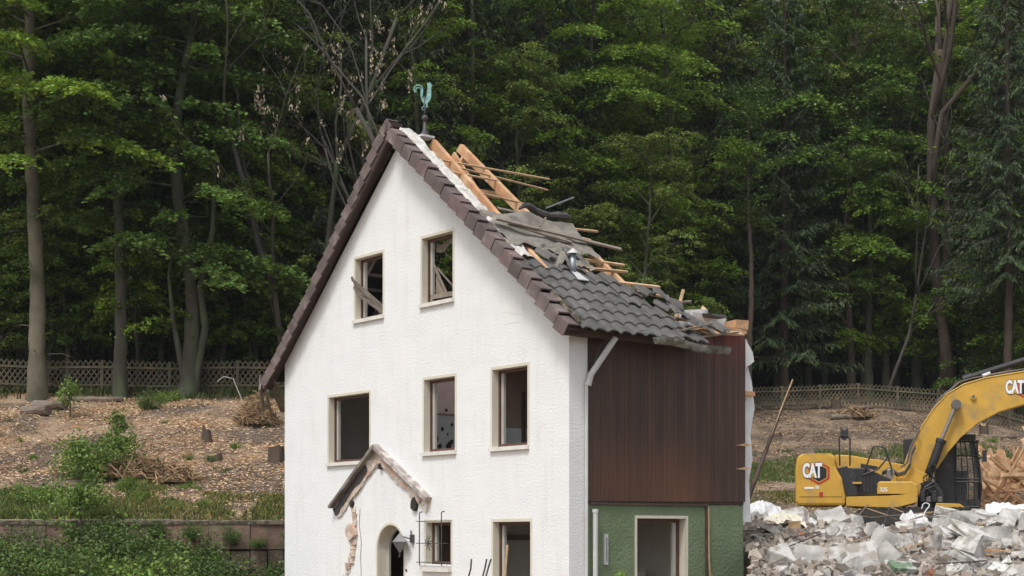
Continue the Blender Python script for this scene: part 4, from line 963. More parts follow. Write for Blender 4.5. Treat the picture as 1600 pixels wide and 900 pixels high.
# ---------------------------------------------------------------- stone retaining wall
M['stone'] = mat('red_grey_wall_stone', (.15,.105,.088), .95, var=.4, vscale=3, col2=(.085,.085,.05), mixscale=2.5, mixlo=.5, mixhi=.7, bump=.7, bscale=14, bdist=.02, tint=True)
random.seed(51)
s = MB(); x = -16.5; wy = 37.85
while x < -4.95:
    w = random.uniform(.7,1.25); c = random.uniform(.7,1.35); s.col = (c*random.uniform(.9,1.2), c, c*random.uniform(.9,1.0))
    s.box((x, wy-.22+random.uniform(-.02,.02), 1.72), (x+w-.012, wy+.2, 2.37+random.uniform(-.015,.015)), jit=.012)
    w2 = 0
    while w2 < w-.2:
        q = random.uniform(.35,.6); q = min(q, w-w2); c = random.uniform(.5,1.1); s.col = (c,c,c*.95)
        for k in range(2): s.box((x+w2, wy-.20+random.uniform(-.02,.02), .75+.48*k), (x+w2+q-.03, wy+.18, 1.20+.48*k), jit=.02)
        w2 += q
    x += w
wall = s.build('retaining_wall', M['stone']); 
s = MB(); s.col = None; s.sheet(lambda i, j: Vector((-16.5+11.6*i, wy-.26+.52*j, 2.39+.04*math.sin(math.pi*j)+.03*noise.noise(Vector((i*30,j*3,1))))), 80, 3); s.sheet(lambda i, j: Vector((-16.5+11.6*i, wy-.26, 2.39-.07*j-.03*abs(noise.noise(Vector((i*40,9,1)))))), 80, 1)
s.build('coping', M['moss'], wall, fix=False)
tag(wall, 'low retaining wall of reddish stone blocks, overgrown, left of the house', 'wall')

# ---------------------------------------------------------------- ground cover: chips, grass
def scatter(n, xr, yr, dens, seed):
    rg = np.random.default_rng(seed); out = []
    while len(out) < n:
        x = rg.uniform(*xr); y = rg.uniform(*yr)
        if rg.uniform() < dens(x, y): out.append((x, y, ground(x, y)))
    return np.array(out), rg
M['chip'] = mat('wood_chip', (.56,.425,.285), .9, tint=True)
def behind(x, y): return y > fence_y(x) - .3
def nz2(x, y, s, o=0): return noise.noise(Vector((x*s, y*s, o)))
def chipd(x, y):
    if behind(x, y): return 0.0
    if -5 < x < 4.6 and y < 52: return 0
    return max(.05, min(1, .55 + 1.3*nz2(x, y, .45, 4)))
def chips(name, n, xr, yr, seed, L, W, mul, label):
    P, rg = scatter(n, xr, yr, chipd, seed); P[:,2] += rg.uniform(.0,.05,n)
    a = rg.uniform(0, math.pi*2, n); d = hdir(a); d[:,2] = rg.normal(.0,.25,n)
    V = leaf_quads(P, d, L, W, .5, rg); v = rg.uniform(.5,1.45,(n,1))*mul; red = rg.uniform(.8,1.15,(n,1))
    o = quads_obj(name, V, M['chip'], None, tint=np.concatenate([v*1.0, v*.94, v*red*.92],1)); tag(o, label, 'wood chips', kind='stuff'); return o
chips('wood_chips', 60000, (-21,-4.5), (38.6,54.5), 61, .12, .028, 1.1, 'tan wood chips and bark covering the slope left of the house')
chips('bark_litter', 38000, (4.6,27), (44,76), 62, .15, .035, .72, 'brown bark and chip litter on the slope behind the excavator')
M['grass'] = mat('green_grass', (.105,.145,.038), .8, tint=True, transl=.25)
def grass(name, n, xr, yr, dens, seed, H, label, mul=1.0, yellow=.3):
    P, rg = scatter(n, xr, yr, dens, seed); n = len(P); a = rg.uniform(0, 6.28, n); s_ = hdir(a)*.016*(1+H*2); ln = H*rg.uniform(.4,1.3,n); lean_ = rg.normal(0,.35,(n,2))*ln[:,None]
    V = np.empty((n,4,3)); top = P.copy(); top[:,2] += ln; top[:,:2] += lean_; mid = (P+top)/2; mid[:,2] += .1*ln; P[:,2] -= .02
    V[:,0] = P - s_; V[:,1] = P + s_; V[:,2] = mid + s_*.9; V[:,3] = top
    V[:,3] = top; v = rg.uniform(.6,1.5,(n,1))*mul; y = (rg.uniform(0,1,(n,1)) < yellow)*rg.uniform(.3,1.3,(n,1))
    o = quads_obj(name, V, M['grass'], None, tint=np.concatenate([v*(1+y), v*(1+y*.25), v],1)); tag(o, label, 'grass', kind='stuff'); return o
grass('grass', 15000, (-17,-4.9), (38.15,44), lambda x,y: max(0, (.7-abs(y-38.2)/3.6*(1.0 if x<-9 else 1.1)) + 1.1*nz2(x,y,.9,1)) if x < -5.0 else 0, 63, .12, 'grass along the top of the retaining wall', yellow=.5)
grass('grass', 9000, (-17,-9.5), (38.15,41), lambda x,y: max(0, (.6-abs(y-38.2)/3) + 1.0*nz2(x,y,.7,11)), 68, .22, 'bright green grass and weeds on the left part of the wall top', mul=1.25, yellow=.15)
grass('grass', 16000, (4.9,12.5), (50,61), lambda x,y: max(0, 1.0 - abs(y-56.5)/3.2 + .6*nz2(x,y,.6,2)) * (1 if x < 9.6 else .5), 64, .14, 'green grass strip between the house and the excavator', yellow=.1)
grass('grass', 9000, (12,28), (50,68), lambda x,y: max(0, .75 - abs(y-(61 if x<20 else 60))/3.0 + .6*nz2(x,y,.6,5)), 65, .16, 'grass patches behind the excavator', yellow=.15)
grass('grass', 9000, (4.7,10), (40,52), lambda x,y: max(0, .25+1.1*nz2(x,y,.5,6)), 66, .10, 'sparse dry grass on the mud left of the excavator', mul=.9, yellow=.8)
grass('undergrowth', 9000, (-22,-5), (53.2,57), lambda x,y: max(0,.55+nz2(x,y,.7,8)), 67, .30, 'low green undergrowth at the foot of the left fence', mul=.55, yellow=.1)

# ---------------------------------------------------------------- weeds and bushes
M['weed'] = mat('weed_leaves', (.085,.150,.035), .65, tint=True, transl=.3, objrand=.2)
M['weed_pale'] = mat('bright_weed_leaves', (.14,.23,.045), .65, tint=True, transl=.3, objrand=.12)
def bush(seed, w, h, n, L, m='weed', name='bush', stems=14, spiky=False, hollow=.5):
    rg = np.random.default_rng(seed); rt = thing(name, (0,0,0)); mb = MB(); C_ = []; D_ = []; T_ = []
    for i in range(stems):
        a = rg.uniform(0,6.28); r = w*.5*rg.uniform(.1,1)**.7; hh = h*rg.uniform(.55,1.1)*(1-.45*(r/(w*.5))**2)
        p0 = Vector((rg.normal(0,.08*w), rg.normal(0,.08*w), -.1)); p2 = Vector((r*math.cos(a), r*math.sin(a), hh)); p1 = (p0+p2)/2 + Vector((0,0,.15*hh))
        mb.tube([p0,p1,p2], [.014,.010,.004], 4, caps=False)
        k = n//stems; q = rg.uniform(.15,1.05,k)[:,None]; A,B_,C0 = (np.array(tuple(v)) for v in (p0,p1,p2))
        p = A*(1-q)**2 + 2*B_*q*(1-q) + C0*q*q; off = rg.normal(0,1,(k,3))*np.array([.16,.16,.09])*w*.6; C_.append(p+off); d = off + rg.normal(0,.1,(k,3)); d[:,2] += (.5 if spiky else -.1); D_.append(d)
        sh = rg.uniform(.7,1.35); tt = np.clip(rg.normal(1,.22,(k,1))*sh,.4,2); T_.append(np.concatenate([tt*rg.uniform(.85,1.3,(k,1)),tt,tt*.9],1))
    C_ = np.concatenate(C_); C_[:,2] = np.abs(C_[:,2]); D_ = np.concatenate(D_); T_ = np.concatenate(T_)
    mb.build('stem', M['twig'], rt, fix=False); quads_obj('foliage', leaf_quads(C_, D_, L, L*(.25 if spiky else .6), .7, rg), M[m], rt, tint=T_); return rt
BU = [bush(401,1.9,1.35,2600,.085), bush(402,1.6,1.05,2200,.075,'weed'), bush(403,2.1,.95,2400,.10,'weed_pale'), bush(404,1.4,1.2,1500,.16,'weed_pale',spiky=True)]
bused = set()
def put(i, x, y, label, group=None, sc=1.0, rz=0, cat='bush', z=None):
    src = BU[i]
    r = dup(src, label) if i in bused else src; bused.add(i); r['label'] = label; r['category'] = cat
    if group: r['group'] = group
    elif 'group' in r: del r['group']
    r.location = (x, y, ground(x,y)-.05 if z is None else z); r.scale = (sc,)*3; r.rotation_euler = (0,0,rz); return r
random.seed(71)
LBW = 'one of the tangled leafy weeds growing in front of the retaining wall'; GW = 'weeds in front of the retaining wall'
for (x, y, i, sc) in [(-12.3,36.6,0,.85),(-11.4,36.9,2,.95),(-10.4,36.6,1,1.0),(-9.4,36.8,0,.95),(-8.5,36.5,0,1.0),(-7.6,36.7,1,.85),(-6.7,36.6,1,.95),(-5.9,36.7,0,.78),(-7.3,37.1,0,.85),(-8.1,37.2,1,.95),(-9.0,37.2,1,1.0),(-6.3,37.2,1,.95),(-5.4,37.1,0,.75),(-9.9,37.2,0,.85),(-5.6,37.3,1,1.0),(-6.0,36.9,0,.85),(-7.0,37.3,1,1.0),(-5.3,36.6,1,.95),(-5.7,35.6,1,.95),(-6.9,35.7,0,.85),(-12.0,35.2,3,1.0),(-11.0,35.0,0,1.0),(-9.9,35.2,2,.9),(-8.9,35.0,1,1.0),(-7.8,35.2,0,.75),(-6.9,35.0,0,.7),(-6.1,35.1,2,.7),(-5.5,34.6,1,.7),(-10.6,33.8,1,1.0),(-9.5,33.6,0,.9),(-8.2,33.7,2,1.0),(-7.2,33.6,1,.9),(-6.2,33.5,0,.8),(-5.6,33.2,2,.7)]:
    put(i, x+random.uniform(-.2,.2), y, LBW, GW, sc*1.12, random.uniform(0,6.3))
for px, py, i, sc, lab in ((235,640,1,.7,'small pale green bush at the edge of the chips near the forked tree'),(262,628,2,.55,'small bush at the foot of the fence behind the pale green bush'),(205,770,3,.5,'tuft of green weeds above the left part of the retaining wall'),(60,790,2,.8,'bright green weeds on the wall top at the far left'),(130,800,2,.7,'bright weeds hanging over the wall top at the left'),(420,835,0,.35,'ivy clump on the retaining wall next to the house')):
    h = hit(px, py); put(i, h.x, h.y, lab, None, sc, random.uniform(0,6))
for k, (x_, z_) in enumerate(((-7.7,1.95),(-6.1,1.75),(-8.6,2.0),(-5.35,1.9),(-9.6,2.05),(-10.6,2.0))):
    put(k % 2, x_, 37.5, ('small leafy clump hanging on the face of the retaining wall'), 'leafy clumps on the retaining wall', .33, k*1.3, z=z_)
random.seed(611)
for k in range(26):
    px = random.uniform(10, 430); py = random.uniform(640, 800); h = hit(px, py)
    if h.y > 38.6: put(random.choice((1,2,3)), h.x, h.y, 'small green weed tuft among the wood chips on the left slope', 'weed tufts on the left slope', random.uniform(.12,.30), random.uniform(0,6))
for k in range(14):
    px = random.uniform(1175, 1590); py = random.uniform(690, 780); h = hit(px, py)
    if h.y > 44: put(random.choice((1,2)), h.x, h.y, 'small green weed tuft on the slope behind the excavator', 'weed tufts on the right slope', random.uniform(.15,.30), random.uniform(0,6))
put(0, -6.75, 37.55, 'dark ivy clump hanging over the stone wall near the house', None, .32, 0, z=1.85)
def sapling(seed, H, w, n, m, L=.11):
    rg = np.random.default_rng(seed); rt = thing('sapling', (0,0,0)); mb = MB(); C_=[]; D_=[]
    mb.tube([(0,0,-.1),(.05,0,H*.4),(-.05,0,H*.75),(.02,0,H)], [.03,.022,.014,.006], 5)
    for i in range(26):
        t = rg.uniform(.3,1); a = i*2.4; ln = w*(1.15-t)*rg.uniform(.6,1.1); p0 = Vector((0,0,H*t)); d = Vector((math.cos(a),math.sin(a),.35)); p1 = p0+d*ln
        mb.tube([p0,p1],[.010,.003],3,caps=False); k = n//26; q = rg.uniform(.2,1.05,k)[:,None]; p = np.array(tuple(p0))+np.array(tuple(d))*ln*q+rg.normal(0,.09,(k,3)); C_.append(p); dd = rg.normal(0,1,(k,3)); dd[:,2]-=.4; D_.append(dd)
    C_=np.concatenate(C_); D_=np.concatenate(D_); tt=rg.uniform(.6,1.5,(len(C_),1)); mb.build('stem', M['twig'], rt, fix=False); quads_obj('foliage', leaf_quads(C_,D_,L,L*.5,.6,rg), M[m], rt, tint=np.concatenate([tt*1.05,tt,tt],1)); return rt
t = sapling(411, 2.9, 1.3, 1500, 'weed_pale'); tag(t, 'slender bright green sapling rising over the retaining wall', 'sapling'); t.location = (-10.35, 37.2, 1.0); t.scale=(1.1,)*3
t = bush(431, 2.6, 1.15, 3400, .10, 'weed_pale', stems=22); tag(t, 'loose bright green shrub left of the brown brushwood heap', 'bush'); h = hit(150,748); t.location = h
t = sapling(412, 1.5, .8, 900, 'weed_pale'); tag(t, 'green leafy shoot beside the brush heap', 'sapling'); h = hit(185,735); t.location = h
t = sapling(413, 1.2, .6, 500, 'weed_pale'); tag(t, 'small light green shoot on the chips below the two grey logs', 'sapling'); h = hit(108,655); t.location = h

# ---------------------------------------------------------------- logs, stumps, brush
M['log'] = mat('grey_dead_log', (.22,.18,.14), .95, var=.3, vscale=3, bump=.5, bscale=10, col2=(.11,.08,.06), mixscale=2)
M['cut'] = mat('cut_wood_face', (.42,.28,.16), .9, var=.2, vscale=8)
M['straw'] = mat('tan_dry_stalks', (.30,.20,.11), .95, tint=True)
def log(px, py, L, r, ang, label, tilt=0.0):
    h = hit(px, py); mb = MB(); pts = [(L*(i/5-.5)*math.cos(ang), L*(i/5-.5)*math.sin(ang), r*.8+L*(i/5-.5)*tilt+random.uniform(-.02,.02)) for i in range(6)]
    mb.tube(pts, [r*random.uniform(.85,1.05) for _ in range(6)], 9); o = mb.build('log', M['log'], smooth=False); tag(o, label, 'log'); o.location = h; return o
log(56, 648, 1.1, .16, -.5, 'short grey log lying on the chips at the far left, lower one'); log(78, 640, 1.3, .17, -.45, 'grey log beside the lower short one on the chips')
log(150, 628, 1.8, .10, .1, 'thin dark log lying below the left fence'); log(1322, 655, 1.5, .12, .2, 'dark log among branches behind the right side of the excavator'); log(1345, 640, 1.2, .10, -.4, 'thin log crossing the dark branches under the right fence')
log(1560, 685, 1.6, .09, .1, 'brown log right of the boom on the far slope'); log(1225, 632, 1.4, .06, -.7, 'thin fallen branch near the left end of the right fence')
def stump(px, py, r, hgt, label, ragged=.06):
    h = hit(px, py); mb = MB(); n = 12; a = [(r*1.25*math.cos(k*math.tau/n)*random.uniform(.85,1.2), r*1.25*math.sin(k*math.tau/n)*random.uniform(.85,1.2), -.1) for k in range(n)]
    b = [(r*math.cos(k*math.tau/n), r*math.sin(k*math.tau/n), hgt+random.uniform(-ragged,ragged)) for k in range(n)]
    mb.add(a+b, [(k,(k+1)%n,n+(k+1)%n,n+k) for k in range(n)]); o = thing('tree_stump', h, 0, label, 'tree stump'); mb.build('trunk', M['bark_brown'], o)
    mb = MB(); mb.add(b+[(0,0,hgt)], [(k,(k+1)%n,n) for k in range(n)]); mb.build('cut_face', M['cut'], o); return o
stump(323, 690, .13, .42, 'small splintered stump in the middle of the chip slope', .15); stump(431, 722, .22, .42, 'dark stump beside the left wall of the house')
stump(335, 718, .20, .12, 'flat low stump below the splintered one on the chips'); stump(73, 612, .2, .28, 'sawn stump at the foot of the pale trunk')
stump(1306, 638, .22, .45, 'pale topped stump in front of the right fence'); stump(1537, 678, .18, .40, 'ragged stump behind the excavator cab', .15); stump(1213, 682, .22, .15, 'round cut stump on the slope right of the house')
def brush(seed, px, py, w, hgt, n, label, m='straw', leaves=0, rr=.012):
    rg = np.random.default_rng(seed); h = hit(px, py); rt = thing('brush_pile', h, 0, label, 'brush pile'); mb = MB()
    for i in range(n):
        a = rg.uniform(0,6.28); r = w/2*rg.uniform(0,1)**.6; zc = hgt*(1-(2*r/w)**2)*rg.uniform(.3,1.05); ta = rg.uniform(0,6.28); L = rg.uniform(.25,.8)*w*.4
        c = Vector((r*math.cos(a), r*math.sin(a), zc)); d = Vector((math.cos(ta), math.sin(ta), rg.normal(0,.5) - .6*r/w)); v = rg.uniform(.4,1.5); mb.col = (v,v,v)
        mb.tube([c-d*L/2, c+Vector((0,0,.08*L)), c+d*L/2], [rr*1.2, rr, rr*.4], 3, caps=False)
    mb.build('twigs', M[m], rt, fix=False)
    mb = MB(); mb.col = (.5,.5,.5); mb.sheet(lambda i, j: Vector((w*.42*math.cos(i*6.2832)*j, w*.42*math.sin(i*6.2832)*j, hgt*.82*(1-j*j)+.04*noise.noise(Vector((i*9,j*9,seed)))-.05*(j>.95))), 20, 6); mb.build('core', M[m], rt, fix=False)
    if leaves:
        c = rg.normal(0,1,(leaves,3))*np.array([w*.24,w*.24,hgt*.35]); c[:,2] = np.abs(c[:,2])+.1; V = leaf_quads(c, rg.normal(0,1,(leaves,3)), .13,.05,.8,rg); tt = rg.uniform(.5,1.4,(leaves,1)); quads_obj('leaves', V, M['weed'], rt, tint=np.concatenate([tt]*3,1))
    return rt
brush(501, 402, 662, 1.35, .95, 900, 'rounded tan heap of dry stalks beside the left edge of the house', rr=.010)
brush(502, 215, 745, 1.9, .60, 420, 'brown heap of brushwood in the middle of the left slope', m='straw', leaves=260, rr=.016)
brush(503, 275, 752, 1.5, .40, 260, 'flatter tangle of sticks right of the brown brushwood heap', rr=.016); brush(504, 1335, 652, 1.9, .45, 260, 'dark pile of branches below the right fence', m='bark_brown' if False else 'straw', rr=.02)
brush(505, 168, 712, 1.1, .55, 160, 'leafy green cuttings left of the brown brushwood heap', leaves=900)
q = MB(); q.tube([(0,0,0),(-.15,0,.35),(-.3,0,.72),(-.62,0,.80),(-.85,0,.62)], [.013,.013,.012,.012,.010], 6); o = q.build('bent_rod', M['pipe']); o.location = hit(378,625); tag(o, 'pale bent rod sticking out of the ground near the tan heap', 'rod')
# bundle of grey pickets by the tan heap
for i, (px, lab) in enumerate(((404,'short grey stake standing behind the tan heap'),(411,'slanted grey stake next to the short one behind the tan heap'))):
    q = MB(); q.bar((0,0,-.2),(.05+.2*i,.0,.95-.2*i), .05,.05); o = q.build('stake', M['greywood']); o.location = hit(px,630); tag(o, lab, 'stake')

# ---------------------------------------------------------------- leaning split pole right of the house
q = MB(); Yp = 33.5; a = wpt(1162,800,Yp); pts = [wpt(1162,800,Yp), wpt(1178,755,Yp), wpt(1197,704,Yp+.2), wpt(1206,680,Yp+.2), wpt(1221,640,Yp+.3), wpt(1239,594,Yp+.4)]
q.tube([p-a for p in pts], [.055,.06,.045,.04,.035,.022], 7); o = q.build('leaning_pole', M['darkwood']); o.location = a; tag(o, 'long dark broken pole leaning right, just beyond the boarded wall', 'pole')
q = MB(); q.tube([p-a+Vector((-.012,-.028,.015)) for p in pts[3:]], [.006,.016,.016], 5); q.build('split_face', M['straw' if False else 'batten'], o)

# ---------------------------------------------------------------- excavator (local x forward, y to its far side, z up)
M['yellow'] = mat('machine_yellow_paint', (.56,.325,.045), .5, var=.12, vscale=2.0, col2=(.27,.20,.11), mixscale=2.2, mixlo=.54, mixhi=.82)
M['yellow2'] = M['yellow']
M['black'] = mat('black_machine_paint', (.022,.022,.024), .5, var=.3, vscale=5, col2=(.06,.055,.05), mixscale=4, mixlo=.55, mixhi=.75)
M['rubber'] = mat('muddy_steel_track', (.045,.038,.032), .85, var=.4, vscale=6)
M['chrome'] = mat('grey_cylinder_rod', (.30,.27,.25), .35, metal=.6, var=.2, vscale=6)
M['hose'] = mat('hydraulic_hose', (.12,.11,.10), .6)
M['red'] = mat('red_decal', (.42,.03,.02), .5); M['white'] = mat('white_decal', (.82,.82,.82), .5); M['decalblack'] = mat('black_decal', (.015,.015,.015), .5)
def glass(name, colr, alpha):
    m = bpy.data.materials.new(name); m.use_nodes = True; nt = m.node_tree; N = nt.nodes; b = N['Principled BSDF']; b.inputs['Base Color'].default_value = (*colr,1); b.inputs['Roughness'].default_value = .08; b.inputs['Alpha'].default_value = alpha; return m
M['glass'] = glass('dusty_cab_glass', (.05,.07,.07), .35)
EY = 42.0; EX = (1340-800)/FPX*EY; EZ = 1.66
ERZ = -math.atan2(EX, EY); EC, ES = math.cos(ERZ), math.sin(ERZ)
exc = thing('excavator', (EX, EY, EZ), ERZ, 'yellow tracked excavator with black caged cab and raised arm behind the rubble', 'excavator')
def e(px, py, y=-1.3):
    a = (px-800)/FPX; x = (a*(EY + y*EC) - EX + y*ES)/(EC - a*ES); Y = EY + x*ES + y*EC; return (x, ZC + (HY-py)/FPX*Y - EZ)
def eprism(name, pxs, y0, y1, m, bev=.03, parent=None, yref=None):
    q = MB(); q.prism([e(px, py, y0 if yref is None else yref) for px, py in pxs], lambda a, b, d: Vector((a, d, b)), y0, y1)
    o = q.build(name, M[m], parent or exc)
    if bev: md = o.modifiers.new('bevel', 'BEVEL'); md.width = bev; md.segments = 2; md.limit_method = 'ANGLE'
    return o
eprism('counterweight', [(1243,783),(1242,735),(1245,714),(1252,709),(1299,708),(1306,714),(1305,728),(1316,748),(1321,776),(1321,790),(1246,790)], -1.3, 1.3, 'yellow', .07)
cwl = eprism('door_panel', [(1249,776),(1250,716),(1298,712),(1299,728),(1312,750),(1316,776)], -1.315, -1.296, 'yellow', .006)
eprism('frame_skirt', [(1322,776),(1322,791),(1399,794),(1434,785),(1434,770),(1399,774)], -1.3, 1.2, 'yellow', .02)
eprism('far_side_panel', [(1304,708),(1328,709),(1410,723),(1428,728),(1428,775),(1304,775)], .55, 1.28, 'yellow', .03, yref=-.2)
eprism('far_side_stripe', [(1345,722),(1372,727),(1372,733),(1345,729)], .545, .549, 'black', 0, yref=-.2)
eprism('service_panel', [(1307,731),(1323,728),(1338,742),(1340,775),(1322,775),(1316,750)], -1.22, -1.1, 'black', .02)
eng = eprism('engine_cover', [(1323,731),(1352,731),(1392,748),(1392,775),(1323,775)], -1.05, .5, 'black', .03)
for k in range(7): eprism('rib', [(1349+k*6,735+k*2),(1352+k*6,736+k*2),(1352+k*6,768),(1349+k*6,768)], -1.09, -1.05, 'black', .0, parent=eng)
tb = eprism('tool_box', [(1370,772),(1371,755),(1374,752),(1424,752),(1434,756),(1434,772)], -1.3, -.35, 'yellow', .035)
eprism('plate', [(1332,753),(1346,753),(1346,756),(1332,756)], -1.26, -1.0, 'yellow', 0)
for pts in ([(1312,727),(1311,684),(1314,680),(1325,681),(1328,685),(1328,727)], [(1347,742),(1353,730),(1365,697),(1379,697),(1384,702),(1393,730),(1394,742)], [(1347,742),(1372,733),(1386,716)]):
    q = MB(); q.tube([Vector((e(a,b)[0], -1.1, e(a,b)[1])) for a,b in pts], .022, 7); q.build('handrail', M['black'], exc)
q = MB(); q.sheet(lambda i, j: Vector((e(1313+12*i,0)[0], -1.08, e(0,686+14*j+5*math.sin(3*i))[1])), 4, 3); q.build('hanging_net', M['black'], exc, fix=False)
# undercarriage
def track(y0, y1):
    c0, z0 = e(1352,822,0); c1, z1 = e(1505,822,0); r = .38; z = .72; q = MB(); pts = []
    for k in range(13): a = math.pi/2 + math.pi*k/12; pts.append((c0 + r*math.cos(a), z + r*math.sin(a)))
    for k in range(13): a = -math.pi/2 + math.pi*k/12; pts.append((c1 + r*math.cos(a), z + r*math.sin(a)))
    q.prism(pts, lambda a, b, d: Vector((a, d, b)), y0, y1); L = c1-c0; n = 18
    for k in range(n):
        x = c0 + L*k/(n-1)
        for zz in (z+r, z-r): q.box((x-.055, y0-.01, zz-.02), (x+.055, y1+.01, zz+.035))
    o = q.build('track', M['rubber'], exc)
    for k in range(7):
        x = c0 + L*k/6; q = MB(); q.tube([(x, y0-.03, z-.12),(x, y0+.05, z-.12)], .15 if 0 < k < 6 else .33, 14); q.build('roller', M['black'], o)
track(-1.35,-.80); track(.8,1.35)
eprism('turntable', [(1395,792),(1480,792),(1480,815),(1395,815)], -.7, .7, 'black', .05)
eprism('front_frame', [(1462,786),(1500,787),(1512,796),(1520,806),(1462,802)], -.9, .6, 'yellow', .03)
# boom
up_ = [(1404,757),(1408,742),(1421,706),(1440,668),(1458,640),(1480,616),(1506,601),(1540,591),(1600,581),(1660,575),(1705,577)]
lo_ = [(1708,600),(1660,615),(1600,632),(1562,643),(1528,661),(1502,683),(1482,706),(1462,736),(1446,757),(1428,765)]
boom = eprism('boom', up_+lo_, -.30, .30, 'yellow', .015, yref=-.3)
q = MB()
for y in (-.30,.30):
    pts = [e(a,b,-.3) for a,b in up_[1:]]
    q.tube([Vector((a, y, b+.01)) for a,b in pts], .022, 6)
q.build('weld_edge', M['yellow'], boom)
q = MB()
for k, off in enumerate((.05,.09,.13)):
    pts = [(1432,700),(1450,655),(1470,625),(1500,600),(1520,594),(1560,586),(1620,577)]
    q = MB(); q.tube([Vector((e(a,b,-.1)[0], -.2+.16*k, e(a,b,-.1)[1]+.02+off*.5+random.uniform(-.015,.015))) for a,b in pts], .02, 6); q.build('hose', M['hose'], boom)
q = MB(); a = e(1512,594,0); b = e(1705,530,0); q.tube([(a[0],.0,a[1]+.06),(b[0],.0,b[1])], .085, 12); q.tube([(a[0]-.12,0,a[1]+.02),(a[0]+.1,0,a[1]+.1)], .11, 10); q.build('arm_cylinder', M['black'], boom)
q = MB(); c = e(1540,586,-.2); q.tube([(c[0]-.08,-.2,c[1]-.02),(c[0]+.12,-.2,c[1]+.05)], .045, 8); q.build('fitting', M['foam'], boom)
q = MB(); c = e(1521,620,-.35); q.tube([(c[0],-.30,c[1]),(c[0],-.37,c[1])], .075, 12); q.build('lifting_eye', M['yellow'], boom)
q = MB(); c = e(1521,620,-.35); q.tube([(c[0],-.36,c[1]),(c[0],-.375,c[1])], .045, 12); q.build('eye_dark_disc', M['hose'], boom)  # solid dark disc painting the depth of an open eye
eprism('arm', [(1660,560),(1730,520),(1745,560),(1735,800),(1715,800),(1690,620)], -.22, .22, 'yellow', .02)
for y in (-.48,.48):
    q = MB(); p = e(1494,632,y); m_ = e(1469,692,y); d = e(1440,772,y); P0, P1, P2 = Vector((p[0],y,p[1])), Vector((m_[0],y,m_[1])), Vector((d[0],y,d[1]))
    q.tube([P1, P2], .115, 14); q.tube([P1+(P0-P1).normalized()*.1, P1], .14, 14); cy = q.build('boom_cylinder', M['black'], exc)
    q = MB(); q.tube([P0, P1], .055, 12); q.build('rod', M['chrome'], cy)
    q = MB(); q.tube([P0+Vector((0,-.12,0)), P0+Vector((0,.12,0))], .125, 14); q.build('pin', M['hose'], cy)
q = MB(); random.seed(81)
for k in range(6):
    q = MB(); p = [Vector((e(1436+random.uniform(0,32),0)[0], random.uniform(-1.0,-.5), e(0,742+9*i+random.uniform(-5,5))[1])) for i in range(6)]; q.tube(p, .022, 6); q.build('hose', M['black'], exc)
q = MB(); q.tube([Vector((e(a,b,-.5)[0], -.5, e(a,b,-.5)[1])) for a,b in [(1408,730),(1418,722),(1422,700),(1436,672),(1424,662)]], .03, 6); q.build('hose', M['hose'], exc)
for k in range(3):
    q = MB(); q.tube([Vector((e(a,b,-.7)[0], -.7-.05*k, e(a,b,-.7)[1]+.04*k)) for a,b in [(1378,742),(1392,736),(1402,744),(1414,741),(1422,728),(1424,712),(1430,700)]], .024, 6); q.build('hose', M['hose'], exc)
eprism('coupling', [(1384,744),(1386,734),(1394,731),(1398,738),(1396,748),(1388,750)], -.9, -.72, 'chrome', .02)
eprism('boom_foot_bracket', [(1400,757),(1402,738),(1420,728),(1452,742),(1466,775),(1400,775)], -.62, -.36, 'yellow', .02)
eprism('front_block', [(1436,775),(1440,756),(1452,748),(1466,757),(1476,775),(1482,792),(1436,792)], -.75, .4, 'black', .03)
for k in range(5): eprism('valve_block', [(1438+k*9,768+(k%2)*9),(1445+k*9,766+(k%2)*9),(1446+k*9,784),(1438+k*9,785)], -1.0+.06*k, -.76, 'hose' if k % 2 else 'black', .012)
eprism('rear_exhaust_box', [(1412,686),(1432,684),(1436,712),(1424,742),(1412,742)], .5, 1.0, 'black', .02)
# cab on the far side, inside a guard cage
cab = thing('cab', (0,0,0)); cab.parent = exc
def cb(name, p0, p1, y0, y1, m, bev=.01):
    a = e(*p0, .4); b = e(*p1, .4); q = MB(); q.box((min(a[0],b[0]), y0, min(a[1],b[1])), (max(a[0],b[0]), y1, max(a[1],b[1]))); o = q.build(name, M[m], cab); return o
cb('floor', (1462,780), (1530,795), .3, 1.3, 'black'); cb('roof', (1458,680), (1524,688), .28, 1.32, 'black'); cb('rear_wall', (1462,688), (1492,780), .3, 1.28, 'black'); cb('seat', (1496,735), (1512,780), .6, 1.1, 'black')
for px in (1493,1527):
    for y in (.3,1.24): cb('cab_post', (px-2,688), (px+1,780), y, y+.06, 'black')
cb('window_glass', (1494,690), (1525,779), .33, .335, 'glass'); 
cage = MB()
def cp(px, py, y): a = e(px, py, .2); return Vector((a[0], y, a[1]))
prof = [(1493,684),(1520,690),(1529,720),(1533,760),(1530,792)]
for t in np.linspace(0,1,5):
    pts = [cp(1493+(px-1493)*t if px > 1493 else px+ (0 if t == 0 else 34*0)*t, py, .2) for px, py in prof]
    pts = [cp(1494+t*(px-1494), py if t > .5 else 686+(py-684)*1.0, .2) for px, py in [(1520,686),(1526,705),(1530,730),(1533,760),(1531,792)]]
    cage.tube(pts, .014, 5)
for py in (690,712,748,753,792): cage.tube([cp(1493, py, .19), cp(1530, py, .19)], .02, 5)
for y in np.linspace(.2,1.3,4): cage.tube([cp(1521,688,y), cp(1530,725,y), cp(1534,760,y), cp(1531,793,y)], .018, 5)
for py in (690,715,750,792): cage.tube([cp(1527 if py<700 else 1532, py, .2), cp(1527 if py<700 else 1532, py, 1.3)], .02, 5)
cage.build('guard_cage', M['black'], cab)
